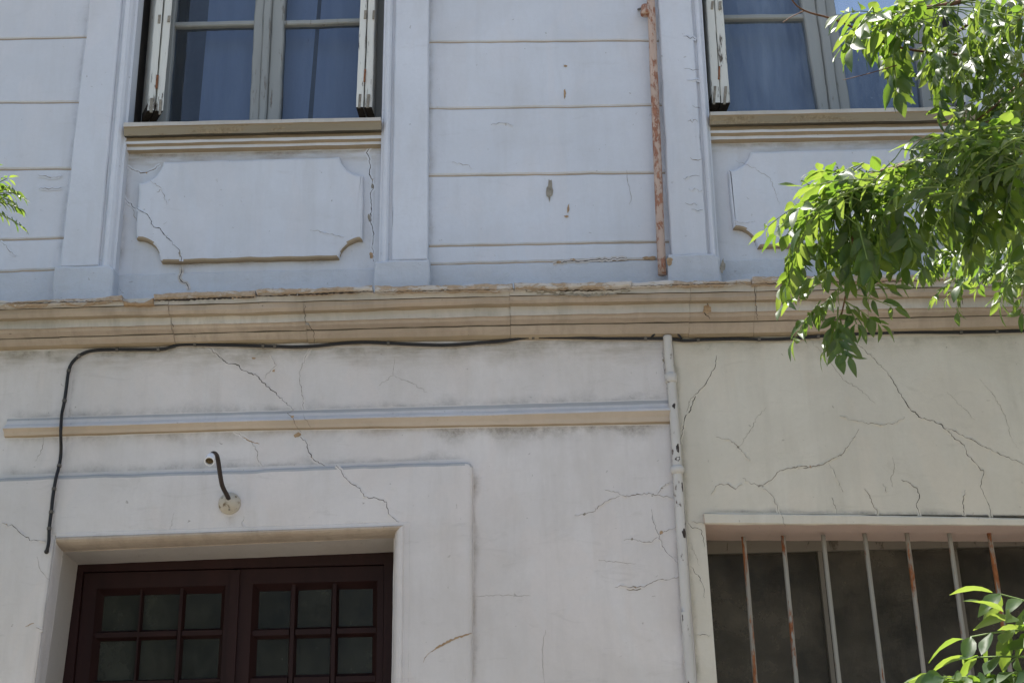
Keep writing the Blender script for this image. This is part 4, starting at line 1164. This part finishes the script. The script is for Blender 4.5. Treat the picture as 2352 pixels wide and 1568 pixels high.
# ------------------------------------------------------------------ pipes, cable, lamp
def pipe_run(a, b, y, r, n=30, seed=0.0):
    pa, pb = P(*a, y), P(*b, y)
    return [pa.lerp(pb, t / n) + Vector((0.002 * n3(t * 0.3, seed, 0), 0, 0)) for t in range(n + 1)]
up_pts = pipe_run((1481, -350), (1522, 660), -0.055, 0.02, 40)
pt = thing('drainpipe', 'slim rusty drainpipe with peeling paint running down the upper wall', 'pipe', (up_pts[-1].x, -0.055, up_pts[-1].z))
bot = P(1521, 646, -0.055).z
up_pts = [p for p in up_pts if p.z > bot]
v, f = tube_v(up_pts, 0.0195, 14)
obj('pipe', v, f, M['rusty_pipe'], pt, smooth=True)
c = P(1483, 26, -0.055)
v, f = lathe_v(c, (0.02, 0, 1), [(-0.024, 0.0205), (-0.02, 0.026), (-0.006, 0.027), (0.0, 0.0235), (0.02, 0.0225), (0.03, 0.0205)], 16)
obj('collar', v, f, M['rusty_pipe'], pt, smooth=True)
v, f = tube_v([P(1473, 20, -0.05), P(1468, 22, -0.02), P(1466, 22, 0.01)], 0.006, 8)
obj('clamp', v, f, M['clip'], pt, smooth=True)
LP = [P(1533, 772, -0.055), P(1536, 820, -0.056), P(1541, 868, -0.056), P(1547, 940, -0.056), P(1552, 1010, -0.056), P(1556, 1080, -0.056), P(1562, 1180, -0.056), P(1568, 1280, -0.056), P(1575, 1390, -0.056), P(1587, 1568, -0.056)]
LP.append(Vector((LP[-1].x + 0.02, -0.056, 0.02)))
dp = thing('drainpipe', 'white painted drainpipe with rust chips below the cornice, between the door and barred window', 'pipe', (LP[-1].x, -0.056, 0.0))
v, f = tube_v(smooth_path(LP, 6), 0.0198, 14)
obj('pipe', v, f, M['white_pipe'], dp, smooth=True)
for (u, w, prof) in ((1541, 868, [(-0.022, 0.0225), (-0.02, 0.0255), (0.0, 0.026), (0.018, 0.0255), (0.021, 0.0222)]),
                     (1556, 1078, [(-0.02, 0.022), (-0.013, 0.027), (-0.006, 0.030), (0.004, 0.030), (0.010, 0.026), (0.016, 0.022)])):
    v, f = lathe_v(P(u, w, -0.056), (-0.02, 0, 1), prof, 18)
    obj('collar', v, f, M['white_pipe'], dp, smooth=True)
for (u, w, ru, rv) in ((1547, 935, 4, 8), (1556, 1030, 4, 12), (1556, 1056, 7, 6), (1567, 1118, 3, 12), (1570, 1225, 5, 12), (1566, 1420, 2.5, 9)):
    # flakes of paint lost down to rusty iron, wrapped on the pipe
    cpt = P(u, w, -0.056)
    rnd = random.Random(u + w)
    ax = [q for q in smooth_path(LP, 6)]
    k = min(range(len(ax)), key=lambda i: abs(ax[i].z - cpt.z))
    v = []
    for q in range(13):
        a = 2 * math.pi * q / 13
        r = rnd.uniform(0.6, 1.15)
        x = max(-0.017, min(0.017, (cpt.x - ax[k].x) + ru * 0.00185 * r * math.cos(a)))
        v.append((ax[k].x + x, ax[k].y - math.sqrt(0.0203 ** 2 - x * x), cpt.z + rv * 0.00185 * r * math.sin(a)))
    obj('rust_chip', v, [tuple(range(13))], M['iron_brown'], dp)

cable_px = [(2560, 752), (2352, 759.5), (2207, 763), (2076, 763), (1945, 767.7), (1879, 772.6), (1781, 779), (1690, 778), (1614, 780), (1574, 782), (1547, 779), (1520, 777), (1453, 777), (1372, 776), (1291, 774.4), (1210, 775), (1156, 783), (1102, 787), (1067, 790), (1013, 792.5), (946, 790.6), (892, 788), (838, 786), (784, 788.4), (730, 794), (676, 796.5), (622, 795), (588, 794), (500, 792), (420, 791), (392, 797), (364, 802), (269, 802.5), (215.6, 804.6), (188.6, 812.7), (172.5, 825), (161.7, 839.6), (156, 861), (152, 893.5), (147, 926), (142, 950), (140, 978), (139.5, 996), (140, 1036), (136, 1069), (129, 1095), (125, 1117), (121, 1144), (117.6, 1175), (113, 1213), (112, 1243), (108, 1263)]
def cy(u, v): return -0.098 if (u < 150 and 955 < v < 1002) else (-0.066 if v > 1090 else -0.043)
cp = [P(u, v, cy(u, v)) for u, v in cable_px]
cp.append(P(107, 1266, -0.04))
cable = thing('electric_cable', 'black electric cable clipped under the cornice and bent down past the doorway', 'cable', tuple(cp[-1]))
sm = smooth_path(cp, 5)
v, f = tube_v(sm, 0.0072, 8)
obj('sheath', v, f, M['cable'], cable, smooth=True)
lp = smooth_path([P(u, w, -0.058) for u, w in ((1497, 774), (1508, 764), (1528, 759), (1548, 761), (1560, 770), (1566, 780))], 6)
v, f = tube_v(lp, 0.0045, 8)
obj('spare_loop', v, f, M['cable'], cable, smooth=True)
for (u, w) in ((269, 802), (364, 802), (452, 792), (605, 795), (630, 796), (890, 788), (1228, 774), (1487, 776), (1601, 780), (1740, 778), (1879, 772), (2050, 764), (2205, 763), (2300, 761), (180, 817), (158, 850), (149, 922), (135, 1072), (124, 1120), (117, 1176), (112, 1212)):
    c = P(u, w, cy(u, w))
    k = min(range(len(sm)), key=lambda i: (sm[i] - c).length)
    t = (sm[min(k + 1, len(sm) - 1)] - sm[max(k - 1, 0)]).normalized()
    c = sm[k]
    v, f = tube_v([c - t * 0.006, c + t * 0.006], 0.0096, 8)
    ck = obj('clip', v, f, M['clip'], cable)
hole = P(107, 1266, ys - 0.001)
v, f = lathe_v(hole, (0, -1, 0), [(0, 0.010), (0.004, 0.009), (0.006, 0.004)], 14)
obj('entry_bush', v, f, M['cable'], cable, smooth=True)

lb = P(528, 1156, ys)
lamp = thing('wall_lamp', 'old wall lamp with brown gooseneck arm and empty white porcelain socket over the doorway', 'lamp', tuple(lb))
v, f = lathe_v(lb, (0, -1, 0), [(0.0, 0.047), (0.010, 0.047), (0.014, 0.042), (0.018, 0.040), (0.026, 0.036), (0.036, 0.026), (0.042, 0.016), (0.046, 0.008)], 26)
base = obj('wall_rose', v, f, M['base_plate'], lamp, smooth=True)
for du, dv in ((-17, -12), (14, -16), (-1, 14)):
    v, f = lathe_v(P(528 + du, 1156 + dv, ys - 0.026), (0, -1, 0), [(0, 0.0045), (0.005, 0.004), (0.006, 0.002)], 10)
    obj('screw', v, f, M['bare_grey'], base, smooth=True)
arm = smooth_path([P(527, 1150, -0.085), P(522, 1138, -0.11), P(511, 1116, -0.155), P(506, 1092, -0.19), P(502, 1064, -0.225), P(499, 1049, -0.25), P(495, 1042, -0.275), P(489, 1041, -0.30), P(485, 1046, -0.318)], 6)
v, f = tube_v(arm, 0.0095, 12)
obj('arm', v, f, M['iron_brown'], lamp, smooth=True)
sc = P(483, 1053, -0.33)
ax = (CAM - sc).normalized() * 0.75 + Vector((-0.12, 0, -0.42))
v, f = lathe_v(sc, ax, [(-0.028, 0.008), (-0.022, 0.016), (-0.006, 0.0195), (0.018, 0.0205), (0.026, 0.0205), (0.026, 0.0165), (0.004, 0.0155)], 22)
sock = obj('socket', v, f, M['porcelain'], lamp, smooth=False)
v, f = lathe_v(Vector(sc) + Vector(ax).normalized() * 0.006, ax, [(0, 0.0153), (0.010, 0.0150), (0.012, 0.006), (0.016, 0.004)], 16)
obj('contact', v, f, M['socket_dark'], sock)

# ------------------------------------------------------------------ trees on the pavement edge
RT = random.Random(11)
def leaf_mesh(k, slim=1.0):
    r = random.Random(100 + k)
    st = [(0.0, 0.02), (0.10, 0.42), (0.26, 0.86), (0.45, 1.0), (0.64, 0.86), (0.82, 0.52), (1.0, 0.02)]
    w = 0.205 * slim * r.uniform(0.9, 1.12)
    fold = r.uniform(0.12, 0.42)
    curl = r.uniform(-0.08, 0.42)
    tw = r.uniform(-0.7, 0.7)
    v, f = [], []
    for t, h in st:
        zc = -curl * t * t
        hw = w * h
        c, s = math.cos(tw * t), math.sin(tw * t)
        for sx in (-1, -0.5, 0, 0.5, 1):
            x, z = sx * hw, abs(sx) * hw * fold + 0.012 * math.sin(9 * t + 3 * sx + k)
            v.append((x * c - z * s, t, zc + x * s + z * c))
    for i in range(len(st) - 1):
        for j in range(4):
            a = i * 5 + j
            f.append((a, a + 1, a + 6, a + 5))
    return v, f
LEAVES = [leaf_mesh(k, (1.0, 0.85, 1.08, 0.78, 0.95, 1.15, 0.88, 0.72, 1.02)[k]) for k in range(9)]
PLAIN = [([lv[i] for i in (2, 10, 12, 14, 20, 22, 24, 32)], [(0, 2, 1), (0, 3, 2), (1, 2, 5, 4), (2, 3, 6, 5), (4, 5, 7), (5, 6, 7)]) for lv, lf in LEAVES]
def frame(axis, nrm):
    y = axis.normalized()
    x = y.cross(nrm)
    if x.length < 1e-4: x = y.orthogonal()
    x.normalize()
    z = x.cross(y)
    m = Matrix.Identity(4)
    for i in range(3): m[i][0], m[i][1], m[i][2] = x[i], y[i], z[i]
    return m
class Crown:
    def __init__(s): s.leaves, s.stalks, s.twigs = [], MB(), MB()
    def spray(s, base, d, pairs, llen, droop, rnd, up=Vector((0, 0, 1)), hang=0.25):
        """one pinnate leaf: rachis from base along d, leaflets in pairs, a terminal leaflet"""
        d = d.normalized()
        step = llen * 0.46
        p = Vector(base)
        pts = [p.copy()]
        p = p + d * step * 1.1
        for i in range(pairs):
            n = up - d * up.dot(d)
            n = n.normalized() if n.length > 0.05 else d.orthogonal().normalized()
            sd = d.cross(n).normalized()
            size = llen * (0.72 + 0.33 * math.sin(math.pi * (i + 1) / (pairs + 1))) * rnd.uniform(0.8, 1.15)
            for k in (-1, 1):
                if rnd.random() < 0.05: continue
                a = d * rnd.uniform(0.35, 0.75) + sd * k * 0.9 + Vector((0, 0, -1)) * (hang * rnd.uniform(0.3, 1.7)) + n * rnd.uniform(-0.1, 0.12)
                nn = n + Vector((rnd.gauss(0, 0.5), rnd.gauss(0, 0.5), rnd.gauss(0, 0.35)))
                s.leaves.append((p + sd * k * 0.003, a.normalized(), nn, size))
            pts.append(p.copy())
            d = (d + Vector((rnd.gauss(0, 0.05), rnd.gauss(0, 0.05), -droop * rnd.uniform(0.6, 1.4)))).normalized()
            p = p + d * step
        s.leaves.append((pts[-1] + d * step * 0.4, d, up + Vector((rnd.gauss(0, 0.3),) * 3), llen * 0.95))
        v, f = tube_v(pts, [0.0017 - 0.0008 * i / len(pts) for i in range(len(pts))], 4, False)
        s.stalks.add(v, f)
    def twig(s, pts, r0, r1, sub=5):
        q = smooth_path(pts, sub)
        n = len(q)
        v, f = tube_v(q, [r0 + (r1 - r0) * i / (n - 1) for i in range(n)], 6)
        s.twigs.add(v, f)
        return q
    def leafy(s, q, n, llen, rnd, pairs=(4, 6), droop=0.10, spread=0.9, lift=0.15, t0=0.0, hang=0.25, endspray=True):
        """sprays alternating along a twig path q"""
        for i in range(n):
            t = t0 + (1 - t0) * (i + rnd.random() * 0.6) / n
            k = min(int(t * (len(q) - 1)), len(q) - 2)
            p = q[k].lerp(q[k + 1], t * (len(q) - 1) - k)
            d = (q[k + 1] - q[k]).normalized()
            sd = d.cross(Vector((0, 0, 1)))
            if sd.length < 0.1: sd = Vector((1, 0, 0))
            sd.normalize()
            a = (1 if i % 2 else -1) * spread * rnd.uniform(0.5, 1.2)
            dd = d * 0.7 + sd * a + Vector((0, 0, lift + rnd.uniform(-0.25, 0.25)))
            s.spray(p, dd, rnd.randint(*pairs), llen * rnd.uniform(0.85, 1.15), droop, rnd, hang=hang)
        if endspray: s.spray(q[-1], q[-1] - q[-3], pairs[1], llen, droop, rnd, hang=hang)
def plant_tree(name, label, cat, root, trunk, crown, limit=300, extra_mass=None):
    t = thing(name, label, cat, root)
    v, f = tube_v(smooth_path(trunk, 6), [0.075 - 0.045 * i / (6 * (len(trunk) - 1)) for i in range(6 * (len(trunk) - 1) + 1)], 12)
    tk = obj('trunk', v, f, M['bark'], t, smooth=True)
    crown.twigs.build('branch', M['twig'], t, smooth=True)
    if crown.stalks.v: crown.stalks.build('leaf_stalk', M['rachis'], t, kind='stuff')
    def score(l):
        p = l[0] - CAM
        z = p.dot(FWD)
        u, w = p.dot(RGT) / z * FPX, p.dot(UPV) / z * FPX
        ins = abs(u) < 1190 and abs(w) < 800
        return (1 if ins else 0) * l[3] / z
    ls = sorted(crown.leaves, key=score, reverse=True)
    near, far = ls[:limit], ls[limit:]
    meshes = []
    for k, (lv, lf) in enumerate(LEAVES):
        me = D.meshes.new('leaf')
        me.from_pydata(lv, [], lf)
        me.materials.append(M['leaf'])
        me.polygons.foreach_set('use_smooth', [True] * len(me.polygons))
        meshes.append(me)
    off = Vector(root)
    for i, (p, a, n, sz) in enumerate(near):
        o = D.objects.new('leaf', meshes[i % len(meshes)])
        COL.objects.link(o)
        o.parent = t
        o.matrix_local = Matrix.Translation(p - off) @ frame(a, n) @ Matrix.Diagonal((sz, sz, sz, 1))
    if far:
        V, Fc, var = [], [], []
        for i, (p, a, n, sz) in enumerate(far):
            lv, lf = (LEAVES if score((p, a, n, sz)) > 0 else PLAIN)[i % len(LEAVES)]
            m = Matrix.Translation(p) @ frame(a, n)
            b = len(V)
            V += [tuple(m @ Vector(q) if False else m @ (Vector(q) * sz)) for q in lv]
            Fc += [tuple(x + b for x in q) for q in lf]
            var += [RT.random()] * len(lv)
        me = D.meshes.new('foliage')
        me.from_pydata([tuple(Vector(q) - off) for q in V], [], Fc)
        me.materials.append(M['foliage'])
        at = me.attributes.new('var', 'FLOAT', 'POINT')
        at.data.foreach_set('value', var)
        me.polygons.foreach_set('use_smooth', [True] * len(me.polygons))
        o = D.objects.new('foliage', me)
        COL.objects.link(o)
        o.parent = t
        o['kind'] = 'stuff'
    return t

# right: broad pinnate leaves hanging into the picture from a tree at the kerb
TX, TY = 2.25, -3.1
cr = Crown()
def Q(*l): return [P(u, v, y) for u, v, y in l]
hub = Vector((2.1, -3.05, 3.3))
LL = 0.050
MAIN = []
def limb(pts, r0, r1):
    q = cr.twig(pts, r0, r1)
    MAIN.extend(q)
    return q
limb([hub] + Q((2420, 230, -3.05), (2250, 300, -3.1), (2110, 365, -3.15), (1990, 425, -3.2), (1900, 465, -3.25), (1850, 500, -3.3)), 0.014, 0.0016)
limb(Q((2250, 300, -3.1), (2160, 330, -3.2), (2090, 345, -3.28)), 0.004, 0.0015)
limb(Q((2110, 365, -3.15), (2030, 390, -3.05), (1960, 410, -3.0)), 0.004, 0.0015)
limb([hub] + Q((2400, 330, -2.95), (2330, 360, -2.95), (2270, 420, -3.0), (2230, 470, -3.05)), 0.009, 0.0016)
limb([hub] + Q((2440, 130, -3.0), (2350, 190, -3.0), (2290, 240, -3.05), (2240, 280, -3.1)), 0.009, 0.0016)
limb([hub, Vector((1.7, -3.1, 3.45))] + Q((2420, -60, -3.05), (2300, -20, -3.1), (2180, 10, -3.15), (2080, 25, -3.2), (2010, 45, -3.25)), 0.012, 0.0016)
limb(Q((2300, -20, -3.1), (2230, 50, -3.05), (2170, 90, -3.0), (2110, 100, -3.0)), 0.005, 0.0015)
limb(Q((2380, -20, -3.0), (2330, 60, -2.95), (2290, 100, -2.95)), 0.005, 0.0015)
def inside(p, poly):
    c = False
    for i in range(len(poly)):
        (xa, ya), (xb, yb) = poly[i - 1], poly[i]
        if (ya > p[1]) != (yb > p[1]) and p[0] < (xb - xa) * (p[1] - ya) / (yb - ya) + xa: c = not c
    return c
def fill(poly, n, ang, spread, y0, y1, hang, pairs=(4, 6), droop=0.12, ll=LL):
    """sprays spread through a mass of foliage; ang: 180 points left, 270 hangs down"""
    us, vs = [p[0] for p in poly], [p[1] for p in poly]
    done = 0
    while done < n:
        c = (RT.uniform(min(us), max(us)), RT.uniform(min(vs), max(vs)))
        if not inside(c, poly): continue
        done += 1
        y = RT.uniform(y0, y1)
        a = math.radians(ang + RT.uniform(-spread, spread))
        k = RT.randint(*pairs)
        d = Vector((math.cos(a), RT.uniform(-0.6, 0.6), math.sin(a)))
        mid = P(c[0], c[1], y)
        base = mid - d.normalized() * (k * 0.22 * ll)
        near = min(MAIN, key=lambda m: (m - base).length)
        if (near - base).length < 0.28:
            m2 = near.lerp(base, 0.5) + Vector((0, 0, 0.012))
            v, f = tube_v([near, m2, base], [0.0017, 0.0013, 0.001], 5)
            cr.stalks.add(v, f)
        cr.spray(base, d, k, ll * RT.uniform(0.8, 1.15), droop, RT, hang=hang)
# plume: bright upper side, then the leaves hanging under it
fill([(1800, 500), (1850, 425), (1950, 385), (2040, 395), (2100, 340), (2200, 290), (2352, 260), (2352, 400), (2200, 440), (2000, 450), (1880, 500)], 72, 185, 45, -3.4, -3.0, 0.15)
fill([(1820, 470), (1880, 410), (1990, 365), (2060, 370), (2000, 430), (1860, 490)], 13, 170, 30, -3.4, -3.1, 0.05)
fill([(1830, 520), (1900, 480), (2100, 480), (2130, 560), (2060, 585), (1930, 580), (1850, 570)], 34, 252, 22, -3.3, -2.95, 0.9, droop=0.25)
fill([(1800, 540), (1830, 540), (1850, 600), (1830, 620)], 5, 240, 25, -3.3, -3.0, 0.5)
fill([(2120, 420), (2352, 380), (2352, 480), (2230, 520), (2130, 500)], 26, 245, 35, -3.2, -2.9, 0.7, droop=0.2)
# right margin and the upper plume
fill([(2180, 240), (2360, 200), (2360, 380), (2200, 350)], 40, 230, 45, -3.2, -2.9, 0.5, droop=0.2)
fill([(2080, 30), (2160, -20), (2370, -40), (2370, 190), (2250, 190), (2170, 110)], 50, 225, 45, -3.3, -2.9, 0.45, droop=0.2)
fill([(1965, 60), (2010, 15), (2100, -10), (2110, 60), (2000, 90)], 13, 195, 40, -3.35, -3.1, 0.25)
fill([(2030, 120), (2070, 110), (2070, 160), (2035, 165)], 5, 255, 20, -3.1, -2.95, 1.0, droop=0.3)
fill([(2120, 120), (2180, 120), (2170, 180), (2140, 170)], 6, 255, 25, -3.1, -2.9, 0.9, droop=0.3)
# airier sprays at the right edge, nearer the wall
fill([(2220, 470), (2370, 400), (2370, 640), (2240, 620)], 26, 215, 45, -2.9, -2.2, 0.35, ll=LL * 1.1)
fill([(2180, 540), (2290, 520), (2280, 640), (2200, 610)], 6, 200, 40, -2.2, -1.7, 0.3, ll=LL * 1.1)
# bare reddish twigs reaching over the window
q = cr.twig(Q((2330, 130, -2.95), (2180, 125, -3.0), (2050, 105, -3.1), (1930, 50, -3.2), (1848, 25, -3.25), (1815, -5, -3.3), (1780, -60, -3.3)), 0.0034, 0.0012)
cr.twig(Q((1848, 25, -3.25), (1820, 38, -3.25), (1798, 52, -3.25)), 0.0012, 0.0007)
cr.twig(Q((2060, 150, -3.1), (2000, 168, -3.1), (1937, 184, -3.1)), 0.0012, 0.0007)
# sprays hanging below the plume across the cornice
q = cr.twig(Q((1960, 540, -3.2), (1945, 600, -3.2), (1948, 650, -3.2), (1940, 690, -3.2), (1930, 735, -3.2)), 0.003, 0.0013)
for (u, v, dx, dz, n) in ((1945, 610, -0.95, -0.3, 5), (1948, 640, -0.9, -0.85, 4), (1946, 655, 1.0, -0.15, 4), (1942, 665, -1.0, -0.55, 5), (1940, 690, 0.3, -0.95, 3), (1938, 690, 0.9, -0.75, 4), (1934, 715, -0.55, -1.0, 4), (1895, 645, -1.0, -0.5, 5), (1885, 690, -0.75, -0.95, 5), (1925, 705, -0.2, -1.0, 5), (1960, 675, 1.0, -0.25, 4), (1930, 735, 0.05, -1.0, 4)):
    cr.spray(P(u, v, -3.2), Vector((dx, RT.uniform(-0.35, 0.35), dz)), n, LL * 0.82, 0.05, RT, hang=0.35)
# smaller, deeper sprays close to the wall at the right margin
q = cr.twig([hub] + Q((2460, 470, -1.6), (2330, 540, -1.5), (2240, 570, -1.45), (2170, 590, -1.45)), 0.008, 0.0018)
cr.leafy(q, 20, LL * 0.95, RT, (4, 6), 0.12, 0.8, 0.05, 0.45, hang=0.2)
q = cr.twig(Q((2460, 470, -1.6), (2380, 560, -1.4), (2300, 610, -1.35), (2210, 640, -1.35)), 0.004, 0.0018)
cr.leafy(q, 12, LL * 0.95, RT, (4, 6), 0.12, 0.8, 0.0, 0.2, hang=0.2)
cr.spray(P(2215, 640, -1.35), Vector((-0.5, 0, -1)), 5, LL, 0.1, RT)
# low branch at the bottom right corner
lowhub = Vector((2.15, -3.05, 1.9))
LB = 0.057
q = cr.twig([lowhub] + Q((2640, 1560, -3.75), (2520, 1540, -3.75), (2420, 1520, -3.75), (2350, 1500, -3.75)), 0.012, 0.0015)
cr.leafy(q[:8], 16, LB * 0.9, RT, (4, 5), 0.14, 0.8, 0.15, 0.25, endspray=False)
for (u, v, dx, dz, n, hg) in ((2420, 1445, -1.0, 0.05, 4, 0.9), (2440, 1410, -0.7, 0.35, 3, 0.4), (2390, 1510, -1.0, 0.10, 3, 0.5), (2400, 1530, -1.0, -0.25, 4, 0.4), (2350, 1560, -1.0, 0.10, 4, 0.15), (2300, 1580, -1.0, 0.25, 3, 0.1), (2430, 1570, -0.8, -0.3, 3, 0.4), (2330, 1610, -0.9, 0.4, 3, 0.2), (2440, 1500, -0.6, 0.5, 3, 0.3), (2400, 1600, -1.0, 0.3, 3, 0.2)):
    cr.spray(P(u, v, -3.75), Vector((dx, RT.uniform(-0.3, 0.3), dz)), n, LB, 0.06, RT, hang=hg)
    cr.twig([P(u, v, -3.75), P(u + 50, v + 15, -3.75), P(2470, 1535, -3.75)], 0.0012, 0.0022)
# the unseen rest of the crown at right, thickened to shade the wall
def in_view(p):
    d = p - CAM
    z = d.dot(FWD)
    u = 1176 + d.dot(RGT) / z * FPX if z > 0.3 else 9999
    return u < 2560
ncr = Crown()
for k in range(130):
    a, b = RT.uniform(0, 6.283), RT.uniform(-0.25, 1.1)
    L = RT.uniform(0.7, 1.9)
    s0 = (hub + Vector((0.25, 0.1, RT.uniform(-0.5, 0.7)))) if k < 46 else Vector((3.3, -2.0, RT.uniform(3.0, 4.2)))
    e_ = s0 + Vector((math.cos(a) * math.cos(b), math.sin(a) * math.cos(b) * 1.15, math.sin(b))) * L
    md = s0.lerp(e_, 0.5) + Vector((0, 0, 0.12))
    if in_view(e_ - Vector((0.3, 0, 0))) or in_view(md) or e_.y > -0.5: continue
    q = cr.twig([s0, md, e_], 0.012, 0.003)
    n0 = len(cr.leaves)
    cr.leafy(q, 26, LL * 1.4, RT, (5, 7), 0.14, 0.9, 0.1, 0.1)
    cr.leaves[n0:] = [l for l in cr.leaves[n0:] if not in_view(l[0] - Vector((0.06, 0, 0)))]
plant_tree('tree', 'leafy tree with broad pinnate leaves hanging in front of the right window', 'tree', (TX, TY, 0.0),
           [(TX, TY, 0.0), (TX + 0.03, TY, 0.9), (2.15, -3.05, 1.9), (2.1, -3.05, 3.3), (2.2, -3.0, 4.0)], cr)

# left: fine pinnate sprig of a slender tree standing just outside the picture
cl2 = Crown()
h2 = Vector((-1.55, -3.2, 2.9))
q = cl2.twig([h2] + Q((-220, 430, -3.15), (-110, 450, -3.15), (-50, 455, -3.15)), 0.006, 0.0015)
for (u, v, dx, dz, n, ll, dr) in ((-45, 450, 0.75, 0.75, 6, 0.023, 0.10), (-30, 452, 1.0, 0.40, 7, 0.023, 0.16), (-40, 458, 1.0, -0.15, 7, 0.024, 0.05), (-50, 462, 0.9, -0.50, 9, 0.026, 0.02), (-70, 440, 0.5, 0.9, 6, 0.023, 0.12), (-25, 455, 0.9, 0.15, 6, 0.021, 0.22), (-35, 450, 0.9, 0.65, 7, 0.022, 0.20)):
    cl2.spray(P(u, v, -3.15), Vector((dx, RT.uniform(-0.2, 0.2), dz)), n, ll, dr, RT, hang=0.05)
for k in range(22):  # out-of-frame sapling crown, filled out to shade the left wall
    a = RT.uniform(0, 6.283)
    e_ = h2 + Vector((math.cos(a) * 0.75 - 0.35, math.sin(a) * 1.1 + 0.2, RT.uniform(-0.6, 0.9)))
    d_ = e_ + Vector((0.25, 0, 0)) - CAM
    if 1176 + d_.dot(RGT) / d_.dot(FWD) * FPX > -250 and e_.y > -5: continue
    q = cl2.twig([h2, h2.lerp(e_, 0.5) + Vector((0, 0, 0.06)), e_], 0.006, 0.002)
    n0 = len(cl2.leaves)
    cl2.leafy(q, 22, 0.036, RT, (6, 9), 0.08, 0.8, 0.1, 0.2)
    cl2.leaves[n0:] = [l for l in cl2.leaves[n0:] if 1176 + (l[0] - CAM).dot(RGT) / max(0.3, (l[0] - CAM).dot(FWD)) * FPX < -60]
for k in range(80):                       # unseen leaf clusters at the left, added to cut sky light on the wall
    s0 = Vector((-2.9, -1.7, RT.uniform(1.9, 3.4))) if k < 30 else Vector((-3.3, -2.7, RT.uniform(1.5, 4.5)))
    a, b = RT.uniform(0, 6.283), RT.uniform(-0.6, 0.9)
    e_ = s0 + Vector((math.cos(a) * math.cos(b), math.sin(a) * math.cos(b), math.sin(b))) * RT.uniform(0.5, 1.0) * (1 if k < 30 else 1.5)
    if e_.y > -0.4: continue
    q = cl2.twig([s0, s0.lerp(e_, 0.5) + Vector((0, 0, 0.06)), e_], 0.006, 0.002)
    n0 = len(cl2.leaves)
    cl2.leafy(q, 20, 0.055 if k < 30 else 0.08, RT, (5, 7), 0.08, 0.9, 0.1, 0.1)
    cl2.leaves[n0:] = [l for l in cl2.leaves[n0:] if 1176 + (l[0] - CAM).dot(RGT) / max(0.3, (l[0] - CAM).dot(FWD)) * FPX < -90]
cl2.twig([h2, Vector((-2.2, -2.4, 3.1)), Vector((-2.9, -1.7, 3.0)), Vector((-2.9, -1.7, 1.9))], 0.02, 0.008)
plant_tree('sapling', 'slender sapling with small light green leaflets poking in at the left edge', 'tree', (-1.6, -3.2, 0.0),
           [(-1.6, -3.2, 0.0), (-1.58, -3.2, 1.0), (-1.6, -3.2, 2.0), (-1.55, -3.2, 2.9), (-1.5, -3.2, 3.3)], cl2)
